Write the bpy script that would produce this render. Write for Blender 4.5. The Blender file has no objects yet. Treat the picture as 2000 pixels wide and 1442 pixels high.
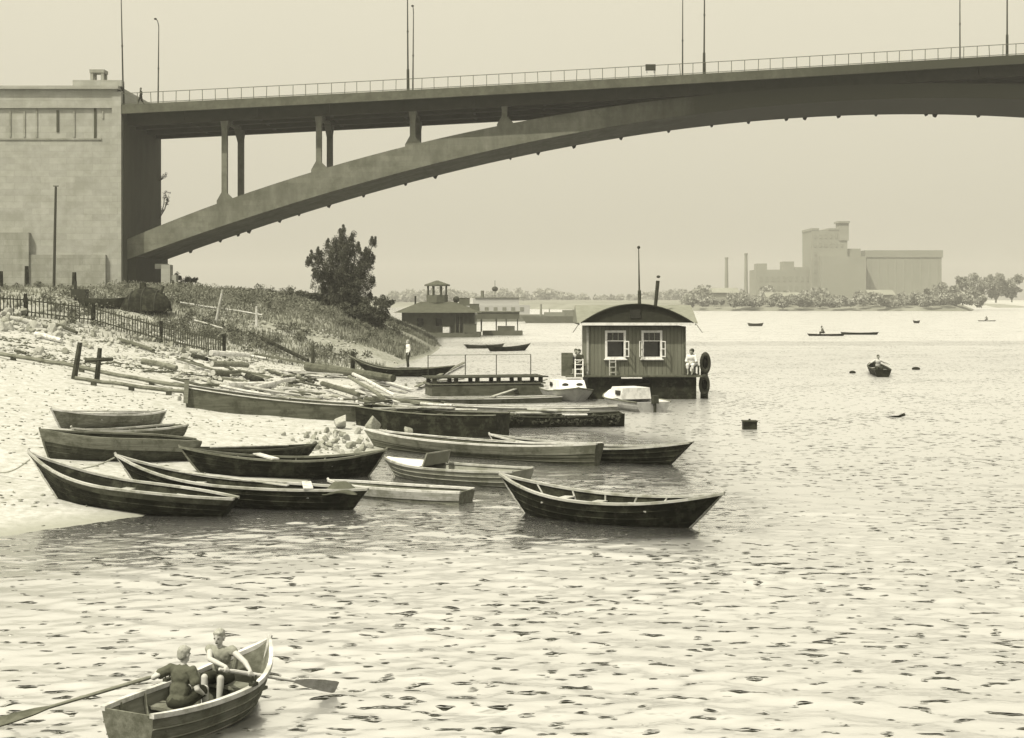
import bpy, bmesh, math, random
import numpy as np
from mathutils import Vector, Matrix, Quaternion

random.seed(7)
rng = np.random.default_rng(11)
scene = bpy.context.scene
COL = scene.collection
R = math.radians
TAU = 2 * math.pi

# ------------------------------------------------------------------ camera
CAM_H = 4.8            # metres above the river
FPX = 2747.0           # focal length in pixels of a 2000 px wide frame
CX, HY = 1000.0, 588.0 # principal column, horizon row
cam_data = bpy.data.cameras.new('camera')
cam_data.sensor_width = 36.0
cam_data.lens = 36.0 * FPX / 2000.0
cam_data.shift_y = -(721.0 - HY) / 2000.0
cam_data.clip_start = 0.5
cam_data.clip_end = 9000.0
cam = bpy.data.objects.new('camera', cam_data)
COL.objects.link(cam)
cam.location = (0, 0, CAM_H)
cam.rotation_euler = (R(90), 0, 0)
scene.camera = cam

# ------------------------------------------------------------------ sky, sun, exposure
SUN_EL, SUN_AZ = 56.0, 223.0        # azimuth: degrees clockwise from +Y, the sun stands at the left and a little behind
to_sun = Vector((math.sin(R(SUN_AZ)) * math.cos(R(SUN_EL)), math.cos(R(SUN_AZ)) * math.cos(R(SUN_EL)), math.sin(R(SUN_EL))))
world = bpy.data.worlds.new('World')
scene.world = world
world.use_nodes = True
wn = world.node_tree
wn.nodes.clear()
w_out = wn.nodes.new('ShaderNodeOutputWorld')
w_bg = wn.nodes.new('ShaderNodeBackground')
w_sky = wn.nodes.new('ShaderNodeTexSky')
w_sky.sky_type = 'NISHITA'
w_sky.sun_disc = False
w_sky.sun_elevation = R(SUN_EL)
w_sky.sun_rotation = R(SUN_AZ)
w_sky.air_density = 1.0
w_sky.dust_density = 6.0
w_sky.ozone_density = 1.0
# the photograph is a toned monochrome print: the sky's luminance, evened out as by summer haze, in the print's warm tone
w_bw = wn.nodes.new('ShaderNodeRGBToBW')
w_pow = wn.nodes.new('ShaderNodeMath'); w_pow.operation = 'POWER'; w_pow.inputs[1].default_value = 0.15
w_mul = wn.nodes.new('ShaderNodeMath'); w_mul.operation = 'MULTIPLY'; w_mul.inputs[1].default_value = 5.55
w_tint = wn.nodes.new('ShaderNodeMix'); w_tint.data_type = 'RGBA'; w_tint.blend_type = 'MULTIPLY'
w_tint.inputs['Factor'].default_value = 1.0
w_tint.inputs['B'].default_value = (1.0, 0.94, 0.74, 1)
w_bg.inputs['Strength'].default_value = 0.10
wn.links.new(w_sky.outputs[0], w_bw.inputs[0])
wn.links.new(w_bw.outputs[0], w_pow.inputs[0])
wn.links.new(w_pow.outputs[0], w_mul.inputs[0])
# a hazy sky is a little brighter overhead than at the horizon (as in a thin overcast)
w_tc = wn.nodes.new('ShaderNodeTexCoord'); w_sep = wn.nodes.new('ShaderNodeSeparateXYZ')
w_el = wn.nodes.new('ShaderNodeMath'); w_el.operation = 'MULTIPLY_ADD'; w_el.inputs[1].default_value = 1.15; w_el.inputs[2].default_value = 1.0
w_max = wn.nodes.new('ShaderNodeMath'); w_max.operation = 'MAXIMUM'; w_max.inputs[1].default_value = 0.0
w_m2 = wn.nodes.new('ShaderNodeMath'); w_m2.operation = 'MULTIPLY'
wn.links.new(w_tc.outputs['Generated'], w_sep.inputs[0]); wn.links.new(w_sep.outputs['Z'], w_max.inputs[0]); wn.links.new(w_max.outputs[0], w_el.inputs[0])
wn.links.new(w_mul.outputs[0], w_m2.inputs[0]); wn.links.new(w_el.outputs[0], w_m2.inputs[1])
wn.links.new(w_m2.outputs[0], w_tint.inputs['A'])
wn.links.new(w_tint.outputs['Result'], w_bg.inputs['Color'])
wn.links.new(w_bg.outputs[0], w_out.inputs[0])

sun_data = bpy.data.lights.new('sun', 'SUN')
sun_data.energy = 4.6
sun_data.angle = R(0.6)
sun_data.color = (1.0, 0.94, 0.75)
sun = bpy.data.objects.new('sun', sun_data)
COL.objects.link(sun)
sun.rotation_euler = to_sun.to_track_quat('Z', 'Y').to_euler()

vs = scene.view_settings
vs.view_transform = 'Standard'
vs.look = 'None'
vs.exposure = 0.0
vs.gamma = 1.0
vs.use_curve_mapping = False
scene.cycles.use_denoising = True
scene.cycles.max_bounces = 6
scene.cycles.diffuse_bounces = 2
scene.cycles.glossy_bounces = 3
scene.cycles.caustics_reflective = False
scene.cycles.caustics_refractive = False
scene.cycles.sample_clamp_indirect = 4.0

# ------------------------------------------------------------------ pixel helpers
def at(px, py, Y):
    """the world point seen at pixel (px, py) of the 2000 px photograph at depth Y"""
    return Vector(((px - CX) * Y / FPX, Y, CAM_H - (py - HY) * Y / FPX))

def on_level(px, py, z):
    Y = (CAM_H - z) * FPX / (py - HY)
    return at(px, py, Y)

# ------------------------------------------------------------------ materials
def tone(v):
    """grey value -> the print's tone: neutral in the lights, olive brown in the darks"""
    k = min(1.0, max(0.0, (v - 0.02) / 0.5)) ** 0.6
    return (v, v * (1.05 - 0.05 * k), v * (0.70 + 0.30 * k), 1.0)

MATS = {}
def mat(name, v, var=0.22, scale=2.0, rough=0.8, bump=0.15, stretch=(1, 1, 1), dirt=None, dirt_scale=0.6, spec=0.3, detail=5.0, fine=0.0):
    if name in MATS:
        return MATS[name]
    m = bpy.data.materials.new(name)
    m.use_nodes = True
    nt = m.node_tree
    b = nt.nodes['Principled BSDF']
    tc = nt.nodes.new('ShaderNodeTexCoord')
    mp = nt.nodes.new('ShaderNodeMapping'); mp.inputs['Scale'].default_value = stretch
    nz = nt.nodes.new('ShaderNodeTexNoise'); nz.inputs['Scale'].default_value = scale; nz.inputs['Detail'].default_value = detail
    nz.inputs['Roughness'].default_value = 0.62
    rp = nt.nodes.new('ShaderNodeValToRGB')
    rp.color_ramp.elements[0].position = 0.3; rp.color_ramp.elements[0].color = tone(v * (1 - var))
    rp.color_ramp.elements[1].position = 0.7; rp.color_ramp.elements[1].color = tone(min(0.85, v * (1 + var)))
    nt.links.new(tc.outputs['Object'], mp.inputs[0]); nt.links.new(mp.outputs[0], nz.inputs['Vector']); nt.links.new(nz.outputs[0], rp.inputs[0])
    col = rp.outputs[0]
    if dirt is not None:
        n2 = nt.nodes.new('ShaderNodeTexNoise'); n2.inputs['Scale'].default_value = dirt_scale; n2.inputs['Detail'].default_value = 8
        n2.inputs['Roughness'].default_value = 0.7
        nt.links.new(tc.outputs['Object'], n2.inputs['Vector'])
        r2 = nt.nodes.new('ShaderNodeValToRGB')
        r2.color_ramp.elements[0].position = 0.48; r2.color_ramp.elements[0].color = (0, 0, 0, 1)
        r2.color_ramp.elements[1].position = 0.62; r2.color_ramp.elements[1].color = (1, 1, 1, 1)
        nt.links.new(n2.outputs[0], r2.inputs[0])
        mx = nt.nodes.new('ShaderNodeMix'); mx.data_type = 'RGBA'
        nt.links.new(r2.outputs[0], mx.inputs['Factor'])
        nt.links.new(col, mx.inputs['A']); mx.inputs['B'].default_value = tone(dirt)
        col = mx.outputs['Result']
    nt.links.new(col, b.inputs['Base Color'])
    b.inputs['Roughness'].default_value = rough
    b.inputs['Specular IOR Level'].default_value = spec
    if bump:
        bp = nt.nodes.new('ShaderNodeBump'); bp.inputs['Strength'].default_value = bump; bp.inputs['Distance'].default_value = 0.03
        nt.links.new(nz.outputs[0], bp.inputs['Height']); nt.links.new(bp.outputs[0], b.inputs['Normal'])
    MATS[name] = m
    return m

def add_masonry(name, sx, sz, dark):
    """faint courses of blocks: slightly darker, recessed joints"""
    nt = MATS[name].node_tree; b = nt.nodes['Principled BSDF']
    src = b.inputs['Base Color'].links[0].from_socket
    tc = nt.nodes.new('ShaderNodeTexCoord'); sp = nt.nodes.new('ShaderNodeSeparateXYZ'); cb = nt.nodes.new('ShaderNodeCombineXYZ')
    nt.links.new(tc.outputs['Object'], sp.inputs[0]); nt.links.new(sp.outputs['X'], cb.inputs['X']); nt.links.new(sp.outputs['Z'], cb.inputs['Y'])
    br = nt.nodes.new('ShaderNodeTexBrick'); br.inputs['Scale'].default_value = 1.0
    br.inputs['Brick Width'].default_value = sx; br.inputs['Row Height'].default_value = sz; br.inputs['Mortar Size'].default_value = 0.035; br.inputs['Mortar Smooth'].default_value = 0.4
    br.inputs['Color1'].default_value = (1, 1, 1, 1); br.inputs['Color2'].default_value = (0.86, 0.86, 0.86, 1); br.inputs['Mortar'].default_value = (dark, dark, dark, 1)
    nt.links.new(cb.outputs[0], br.inputs['Vector'])
    mx = nt.nodes.new('ShaderNodeMix'); mx.data_type = 'RGBA'; mx.blend_type = 'MULTIPLY'; mx.inputs['Factor'].default_value = 1.0
    nt.links.new(src, mx.inputs['A']); nt.links.new(br.outputs['Color'], mx.inputs['B']); nt.links.new(mx.outputs['Result'], b.inputs['Base Color'])

def add_ragged_dark(name, x0, x1, dark, streak):
    """ragged darkening that thickens along the object's x axis"""
    nt = MATS[name].node_tree; b = nt.nodes['Principled BSDF']
    src = b.inputs['Base Color'].links[0].from_socket
    tc = nt.nodes.new('ShaderNodeTexCoord'); sp = nt.nodes.new('ShaderNodeSeparateXYZ'); mp = nt.nodes.new('ShaderNodeMapping'); mp.inputs['Scale'].default_value = (1, 0.4, streak)
    nz = nt.nodes.new('ShaderNodeTexNoise'); nz.inputs['Scale'].default_value = 0.35; nz.inputs['Detail'].default_value = 8; nz.inputs['Roughness'].default_value = 0.7
    nt.links.new(tc.outputs['Object'], sp.inputs[0]); nt.links.new(tc.outputs['Object'], mp.inputs[0]); nt.links.new(mp.outputs[0], nz.inputs['Vector'])
    mr = nt.nodes.new('ShaderNodeMapRange'); mr.inputs[1].default_value = x0; mr.inputs[2].default_value = x1
    nt.links.new(sp.outputs['X'], mr.inputs[0])
    a = nt.nodes.new('ShaderNodeMath'); a.operation = 'MULTIPLY_ADD'; a.inputs[1].default_value = 2.4; a.inputs[2].default_value = -1.2
    nt.links.new(nz.outputs[0], a.inputs[0])
    c = nt.nodes.new('ShaderNodeMath'); c.operation = 'MULTIPLY_ADD'; c.inputs[1].default_value = 1.5; c.use_clamp = True
    nt.links.new(mr.outputs[0], c.inputs[0]); nt.links.new(a.outputs[0], c.inputs[2])
    mx = nt.nodes.new('ShaderNodeMix'); mx.data_type = 'RGBA'
    nt.links.new(c.outputs[0], mx.inputs['Factor']); nt.links.new(src, mx.inputs['A']); mx.inputs['B'].default_value = tone(dark); nt.links.new(mx.outputs['Result'], b.inputs['Base Color'])

WOOD = dict(scale=3.0, stretch=(0.25, 4, 4), bump=0.35, rough=0.85)
mat('tarred_wood', 0.012, 0.6, dirt=0.045, dirt_scale=2.6, spec=0.12, **{**WOOD, 'rough': 0.8})
mat('dark_wood', 0.032, 0.4, dirt=0.07, dirt_scale=2.0, **WOOD)
mat('grey_wood', 0.17, 0.35, dirt=0.09, dirt_scale=1.8, **WOOD)
mat('mid_wood', 0.095, 0.35, dirt=0.05, dirt_scale=1.8, **WOOD)
mat('pale_wood', 0.42, 0.25, dirt=0.24, dirt_scale=2.2, **WOOD)
mat('bleached_wood', 0.58, 0.2, dirt=0.36, dirt_scale=2.5, **WOOD)
mat('white_paint', 0.74, 0.08, scale=4, rough=0.5, bump=0.05, dirt=0.55, dirt_scale=3)
mat('grey_paint', 0.27, 0.15, scale=3, rough=0.6, bump=0.08, dirt=0.18, dirt_scale=2.5)
mat('concrete_abutment', 0.355, 0.12, scale=1.3, rough=0.9, bump=0.25, dirt=0.30, dirt_scale=0.35, detail=9)
mat('concrete_shade', 0.06, 0.2, scale=0.8, rough=0.95, bump=0.2, dirt=0.05, dirt_scale=0.3, stretch=(1, 1, 0.3))  # shade of the abutment's inner side put into the base colour
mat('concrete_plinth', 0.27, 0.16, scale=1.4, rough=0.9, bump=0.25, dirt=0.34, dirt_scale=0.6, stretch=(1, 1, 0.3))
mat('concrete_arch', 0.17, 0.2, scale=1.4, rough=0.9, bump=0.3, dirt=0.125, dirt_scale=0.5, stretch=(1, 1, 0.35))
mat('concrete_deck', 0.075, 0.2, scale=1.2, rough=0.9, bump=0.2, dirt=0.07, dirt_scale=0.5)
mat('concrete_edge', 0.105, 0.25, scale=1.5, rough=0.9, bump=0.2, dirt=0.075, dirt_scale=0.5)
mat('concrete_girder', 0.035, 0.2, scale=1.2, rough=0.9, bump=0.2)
mat('iron', 0.03, 0.3, scale=8, rough=0.6, bump=0.1)
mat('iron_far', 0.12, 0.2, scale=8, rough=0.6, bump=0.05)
mat('stone_pale', 0.34, 0.3, scale=5, rough=0.95, bump=0.6, dirt=0.36, dirt_scale=4)
mat('stone_mid', 0.26, 0.35, scale=5, rough=0.95, bump=0.6, dirt=0.2, dirt_scale=4)
mat('leaf', 0.062, 0.45, scale=1.6, rough=0.7, bump=0)
mat('leaf_light', 0.105, 0.35, scale=1.6, rough=0.7, bump=0)
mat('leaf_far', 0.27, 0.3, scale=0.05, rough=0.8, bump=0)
mat('grass_blade', 0.15, 0.4, scale=0.35, rough=0.8, bump=0)
mat('grass_dry', 0.24, 0.3, scale=0.5, rough=0.8, bump=0)
mat('bark', 0.07, 0.3, scale=6, rough=0.9, bump=0.5)
mat('skin', 0.46, 0.06, scale=12, rough=0.55, bump=0.02)
mat('skin_far', 0.3, 0.06, scale=12, rough=0.6, bump=0)
mat('hair_fair', 0.34, 0.2, scale=40, rough=0.7, bump=0.5)
mat('hair_dark', 0.05, 0.3, scale=40, rough=0.6, bump=0.4)
mat('cloth_vest', 0.26, 0.1, scale=10, rough=0.95, bump=0.25)
mat('cloth_grey', 0.085, 0.12, scale=14, rough=0.95, bump=0.25)
mat('cloth_dark', 0.035, 0.2, scale=14, rough=0.95, bump=0.2)
mat('cloth_white', 0.74, 0.06, scale=10, rough=0.9, bump=0.2)
mat('cloth_pale', 0.5, 0.1, scale=10, rough=0.9, bump=0.2)
mat('canvas', 0.09, 0.25, scale=4, rough=0.95, bump=0.5)
mat('rubber', 0.02, 0.3, scale=10, rough=0.7, bump=0.2)
mat('rope', 0.25, 0.2, scale=30, rough=0.95, bump=0.4)
mat('house_siding', 0.15, 0.18, scale=3, stretch=(1, 1, 0.15), rough=0.85, bump=0.15, dirt=0.14, dirt_scale=1.5)
mat('roof_dark', 0.022, 0.3, scale=5, rough=0.85, bump=0.2)
mat('roof_felt', 0.2, 0.15, scale=3, rough=0.9, bump=0.2)
mat('window_dark', 0.012, 0.2, scale=3, rough=0.12, bump=0, spec=0.5)
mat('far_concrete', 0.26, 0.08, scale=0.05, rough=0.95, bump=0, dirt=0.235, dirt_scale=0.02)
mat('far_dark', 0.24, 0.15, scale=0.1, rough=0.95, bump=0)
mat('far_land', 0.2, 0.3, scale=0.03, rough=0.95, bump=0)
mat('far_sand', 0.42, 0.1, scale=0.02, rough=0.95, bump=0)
mat('barge_grey', 0.12, 0.2, scale=1, rough=0.9, bump=0.1)
mat('barge_roof', 0.075, 0.25, scale=1.5, rough=0.95, bump=0.1)
mat('barge_house', 0.11, 0.2, scale=1.5, rough=0.9, bump=0.1, dirt=0.12)

add_masonry('concrete_abutment', 1.7, 0.62, 0.84); add_masonry('concrete_plinth', 1.7, 0.62, 0.8)
add_masonry('concrete_arch', 3.4, 0.55, 0.88)
add_ragged_dark('concrete_arch', 44, 64, 0.045, 0.35)  # deck shade towards the crown painted into the arch colour, with ragged staining
add_ragged_dark('concrete_edge', 52, 90, 0.05, 0.3)  # edge beam turns raggedly darker along the bridge

# ------------------------------------------------------------------ mesh helpers
class MB:
    """collects shapes; build() links them as ONE mesh object"""
    def __init__(self):
        self.v = []; self.f = []
    def add(self, verts, faces):
        n = len(self.v)
        self.v += [Vector(p) for p in verts]
        self.f += [tuple(i + n for i in q) for q in faces]
        return self
    def box(self, c, s, rz=0.0, M=None):
        hx, hy, hz = s[0] / 2, s[1] / 2, s[2] / 2
        p = [Vector((x, y, z)) for z in (-hz, hz) for y in (-hy, hy) for x in (-hx, hx)]
        rot = Matrix.Rotation(rz, 3, 'Z') if M is None else M
        p = [rot @ q + Vector(c) for q in p]
        return self.add(p, [(0, 2, 3, 1), (4, 5, 7, 6), (0, 1, 5, 4), (2, 6, 7, 3), (0, 4, 6, 2), (1, 3, 7, 5)])
    def beam(self, a, b, w, h, up=(0, 0, 1)):
        """a rectangular bar from a to b"""
        a, b = Vector(a), Vector(b)
        d = (b - a); L = d.length; d.normalize()
        u = Vector(up)
        if abs(d.dot(u)) > 0.98: u = Vector((0, 1, 0))
        s = d.cross(u).normalized(); t = s.cross(d)
        M = Matrix((d, s, t)).transposed()
        return self.box((a + b) / 2, (L, w, h), M=M)
    def tube(self, a, b, r0, r1=None, n=8, caps=True):
        r1 = r0 if r1 is None else r1
        return self.path([a, b], [r0, r1], n, caps)
    def path(self, pts, rad, n=8, caps=True):
        pts = [Vector(p) for p in pts]
        if not hasattr(rad, '__len__'): rad = [rad] * len(pts)
        base = len(self.v); side = None
        for i, p in enumerate(pts):
            d = (pts[min(i + 1, len(pts) - 1)] - pts[max(i - 1, 0)]).normalized()
            if side is None:
                side = d.cross(Vector((0, 0, 1)) if abs(d.z) < 0.9 else Vector((0, 1, 0))).normalized()
            else:
                side = (side - d * side.dot(d)).normalized()
            t = d.cross(side)
            for k in range(n):
                a = TAU * k / n
                self.v.append(p + (side * math.cos(a) + t * math.sin(a)) * rad[i])
        for i in range(len(pts) - 1):
            for k in range(n):
                q = base + i * n
                self.f.append((q + k, q + (k + 1) % n, q + n + (k + 1) % n, q + n + k))
        if caps:
            self.f.append(tuple(base + k for k in range(n))[::-1])
            e = base + (len(pts) - 1) * n
            self.f.append(tuple(e + k for k in range(n)))
        return self
    def ball(self, c, r, nu=10, nv=7, M=None):
        c = Vector(c); r = Vector((r, r, r)) if not hasattr(r, '__len__') else Vector(r)
        base = len(self.v)
        pts = [Vector((0, 0, -1))]
        for j in range(1, nv):
            ph = -math.pi / 2 + math.pi * j / nv
            for i in range(nu):
                pts.append(Vector((math.cos(ph) * math.cos(TAU * i / nu), math.cos(ph) * math.sin(TAU * i / nu), math.sin(ph))))
        pts.append(Vector((0, 0, 1)))
        for p in pts:
            q = Vector((p.x * r.x, p.y * r.y, p.z * r.z))
            self.v.append((M @ q if M is not None else q) + c)
        for i in range(nu):
            self.f.append((base, base + 1 + (i + 1) % nu, base + 1 + i))
        for j in range(nv - 2):
            for i in range(nu):
                q = base + 1 + j * nu
                self.f.append((q + i, q + (i + 1) % nu, q + nu + (i + 1) % nu, q + nu + i))
        top = base + len(pts) - 1; q = base + 1 + (nv - 2) * nu
        for i in range(nu):
            self.f.append((q + i, q + (i + 1) % nu, top))
        return self
    def capsule(self, a, b, r0, r1=None):
        r1 = r0 if r1 is None else r1
        self.tube(a, b, r0, r1, 10); self.ball(a, r0); self.ball(b, r1)
        return self
    def extrude(self, poly, d):
        """a flat polygon (list of points) made solid along vector d"""
        n = len(poly); poly = [Vector(p) for p in poly]; d = Vector(d)
        return self.add(poly + [p + d for p in poly],
                        [tuple(range(n))[::-1], tuple(range(n, 2 * n))] + [(i, (i + 1) % n, n + (i + 1) % n, n + i) for i in range(n)])
    def build(self, name, material, parent=None, world=False, smooth=False):
        me = bpy.data.meshes.new(name)
        vs_ = self.v
        if world and parent is not None:
            inv = parent_matrix(parent).inverted()
            vs_ = [inv @ p for p in vs_]
        me.from_pydata([tuple(p) for p in vs_], [], self.f)
        me.materials.append(MATS[material] if isinstance(material, str) else material)
        bm = bmesh.new(); bm.from_mesh(me); bmesh.ops.recalc_face_normals(bm, faces=bm.faces); bm.to_mesh(me); bm.free()
        if smooth:
            me.polygons.foreach_set('use_smooth', [True] * len(me.polygons))
        o = bpy.data.objects.new(name, me)
        COL.objects.link(o)
        if parent is not None: o.parent = parent
        return o

def parent_matrix(o):
    m = Matrix.LocRotScale(o.location, o.rotation_euler, o.scale)
    return parent_matrix(o.parent) @ m if o.parent else m

def tag(o, label, cat, group=None):
    o['label'] = label; o['category'] = cat
    if group: o['group'] = group
    return o

def thing(name, label, cat, loc=(0, 0, 0), rz=0.0, group=None):
    o = bpy.data.objects.new(name, None)
    o.empty_display_size = 0.3
    COL.objects.link(o)
    o.location = loc; o.rotation_euler = (0, 0, rz)
    return tag(o, label, cat, group)

def share(src, name, parent, loc=(0, 0, 0), rz=0.0, scale=None):
    """another piece with the same mesh data"""
    o = bpy.data.objects.new(name, src.data)
    COL.objects.link(o); o.parent = parent; o.location = loc; o.rotation_euler = (0, 0, rz)
    if scale: o.scale = scale
    return o

def copy_tree(o, parent=None):
    c = o.copy(); COL.objects.link(c); c.parent = parent
    for ch in [x for x in o.children]: copy_tree(ch, c)
    return c

def mesh_np(name, verts, faces, material, parent=None, smooth=False):
    """quads or triangles from numpy arrays"""
    me = bpy.data.meshes.new(name)
    k = faces.shape[1]
    me.vertices.add(len(verts)); me.vertices.foreach_set('co', np.asarray(verts, dtype=np.float32).ravel())
    me.loops.add(faces.size); me.loops.foreach_set('vertex_index', faces.astype(np.int32).ravel())
    me.polygons.add(len(faces)); me.polygons.foreach_set('loop_start', np.arange(0, faces.size, k, dtype=np.int32))
    me.update(calc_edges=True); me.validate()
    if smooth: me.polygons.foreach_set('use_smooth', np.ones(len(faces), dtype=bool))
    me.materials.append(MATS[material] if isinstance(material, str) else material)
    o = bpy.data.objects.new(name, me)
    COL.objects.link(o)
    if parent is not None: o.parent = parent
    return o

def grid_faces(nr, nc):
    a = (np.arange(nr - 1)[:, None] * nc + np.arange(nc - 1)[None, :]).ravel()
    return np.stack([a, a + 1, a + nc + 1, a + nc], 1)

def value_noise(x, y, s, seed=0):
    """smooth random field, vectorised"""
    x = np.asarray(x) / s; y = np.asarray(y) / s
    xi = np.floor(x).astype(np.int64); yi = np.floor(y).astype(np.int64)
    fx = x - xi; fy = y - yi
    fx = fx * fx * (3 - 2 * fx); fy = fy * fy * (3 - 2 * fy)
    def h(i, j):
        n = (i * 374761393 + j * 668265263 + seed * 1442695041) & 0x7fffffff
        n = ((n ^ (n >> 13)) * 1274126177) & 0x7fffffff
        return (n & 0xffff) / 65535.0 * 2 - 1
    return (h(xi, yi) * (1 - fx) + h(xi + 1, yi) * fx) * (1 - fy) + (h(xi, yi + 1) * (1 - fx) + h(xi + 1, yi + 1) * fx) * fy

# ------------------------------------------------------------------ the river bank
SHORE = np.array([(-60, -60), (-30, -20), (-22, 8), (-14, 21), (-10.6, 28.5), (-8.6, 31), (-6.6, 35), (-4.9, 39), (-4.3, 44), (-3.6, 50), (-3.4, 58), (-4.4, 66),
                  (-6.6, 74), (-7.6, 80), (-8.6, 87), (-9.2, 95), (-8.4, 108), (-7.2, 126), (-7.6, 150), (-9.5, 175), (-16, 230), (-40, 330), (-80, 460)], dtype=float)

def shore_distance(x, y):
    """metres inland of the waterline (negative in the river)"""
    x = np.asarray(x, float); y = np.asarray(y, float)
    best = np.full(x.shape, 1e9)
    for (ax, ay), (bx, by) in zip(SHORE[:-1], SHORE[1:]):
        dx, dy = bx - ax, by - ay
        t = np.clip(((x - ax) * dx + (y - ay) * dy) / (dx * dx + dy * dy), 0, 1)
        best = np.minimum(best, np.hypot(x - ax - t * dx, y - ay - t * dy))
    sx = np.interp(y, SHORE[:, 1], SHORE[:, 0])
    return np.where(x < sx, best, -best)

def ground_z(x, y):
    d = shore_distance(x, y)
    dp = np.maximum(d, 0)
    beach = 0.085 * dp + 0.0022 * dp ** 2
    beach = np.where(beach > 4.6, 4.6 + 1.2 * np.tanh((beach - 4.6) / 1.2), beach)
    bank = 5.7 * np.tanh(dp / 11.0) + 0.12 * np.sin(dp)
    k = np.clip((np.asarray(y, float) - 96) / 22, 0, 1); k = k * k * (3 - 2 * k)
    z = beach * (1 - k) + bank * k
    n = 0.5 * value_noise(x, y, 5.0, 1) + 0.3 * value_noise(x, y, 1.7, 2) + 0.2 * value_noise(x, y, 0.6, 3)
    z = z + n * (0.05 + 0.10 * np.clip(dp / 10, 0, 1) + 0.25 * k * np.clip(dp / 6, 0, 1))
    return np.where(d > 0, z + 0.02, 0.12 * d)

def gz(x, y):
    return float(ground_z(np.array([x]), np.array([y]))[0])

def on_ground(px, py, lift=0.0, y0=10.0, y1=320.0):
    """where the sight line of a pixel meets the bank or the water"""
    Y = np.concatenate([np.arange(y0, 120, 0.1), np.arange(120, y1, 0.4)])
    X = (px - CX) * Y / FPX; Z = CAM_H - (py - HY) * Y / FPX
    g = np.maximum(ground_z(X, Y), 0.0) + lift
    hit = np.nonzero(Z <= g)[0]
    i = hit[0] if len(hit) else len(Y) - 1
    return Vector((X[i], Y[i], g[i] - lift))
# ================================================================== SETTING
def ground_material():
    m = bpy.data.materials.new('bank_ground'); m.use_nodes = True
    nt = m.node_tree; b = nt.nodes['Principled BSDF']
    geo = nt.nodes.new('ShaderNodeNewGeometry')
    n1 = nt.nodes.new('ShaderNodeTexNoise'); n1.inputs['Scale'].default_value = 0.35; n1.inputs['Detail'].default_value = 9; n1.inputs['Roughness'].default_value = 0.7
    n2 = nt.nodes.new('ShaderNodeTexNoise'); n2.inputs['Scale'].default_value = 3.5; n2.inputs['Detail'].default_value = 8; n2.inputs['Roughness'].default_value = 0.75
    vo = nt.nodes.new('ShaderNodeTexVoronoi'); vo.inputs['Scale'].default_value = 5.0
    for n in (n1, n2, vo): nt.links.new(geo.outputs['Position'], n.inputs['Vector'])
    r1 = nt.nodes.new('ShaderNodeValToRGB')       # sand
    e = r1.color_ramp.elements
    e[0].position = 0.32; e[0].color = tone(0.30); e[1].position = 0.6; e[1].color = tone(0.5)
    nt.links.new(n2.outputs[0], r1.inputs[0])
    r2 = nt.nodes.new('ShaderNodeValToRGB')       # trampled soil and old grass
    e = r2.color_ramp.elements
    e[0].position = 0.35; e[0].color = tone(0.12); e[1].position = 0.65; e[1].color = tone(0.3)
    nt.links.new(n2.outputs[0], r2.inputs[0])
    sep = nt.nodes.new('ShaderNodeSeparateXYZ'); nt.links.new(geo.outputs['Position'], sep.inputs[0])
    yy = nt.nodes.new('ShaderNodeMapRange'); yy.inputs[1].default_value = 86; yy.inputs[2].default_value = 112
    nt.links.new(sep.outputs['Y'], yy.inputs[0])
    ad = nt.nodes.new('ShaderNodeMath'); ad.operation = 'MULTIPLY_ADD'; ad.inputs[1].default_value = 1.6; ad.inputs[2].default_value = -0.85
    nt.links.new(n1.outputs[0], ad.inputs[0])
    sm = nt.nodes.new('ShaderNodeMath'); sm.operation = 'ADD'; sm.use_clamp = True
    nt.links.new(yy.outputs[0], sm.inputs[0]); nt.links.new(ad.outputs[0], sm.inputs[1])
    mx = nt.nodes.new('ShaderNodeMix'); mx.data_type = 'RGBA'
    nt.links.new(sm.outputs[0], mx.inputs['Factor']); nt.links.new(r1.outputs[0], mx.inputs['A']); nt.links.new(r2.outputs[0], mx.inputs['B'])
    # wet sand along the waterline
    wet = nt.nodes.new('ShaderNodeMapRange'); wet.inputs[1].default_value = 0.02; wet.inputs[2].default_value = 0.11
    nt.links.new(sep.outputs['Z'], wet.inputs[0])
    m2 = nt.nodes.new('ShaderNodeMix'); m2.data_type = 'RGBA'; m2.inputs['A'].default_value = tone(0.3)
    nt.links.new(wet.outputs[0], m2.inputs['Factor']); nt.links.new(mx.outputs['Result'], m2.inputs['B'])
    nt.links.new(m2.outputs['Result'], b.inputs['Base Color'])
    b.inputs['Roughness'].default_value = 0.95; b.inputs['Specular IOR Level'].default_value = 0.1
    bp = nt.nodes.new('ShaderNodeBump'); bp.inputs['Strength'].default_value = 0.4; bp.inputs['Distance'].default_value = 0.05
    sm2 = nt.nodes.new('ShaderNodeMath'); sm2.operation = 'ADD'
    nt.links.new(n2.outputs[0], sm2.inputs[0]); nt.links.new(vo.outputs[0], sm2.inputs[1])
    nt.links.new(sm2.outputs[0], bp.inputs['Height']); nt.links.new(bp.outputs[0], b.inputs['Normal'])
    MATS['bank_ground'] = m

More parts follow.
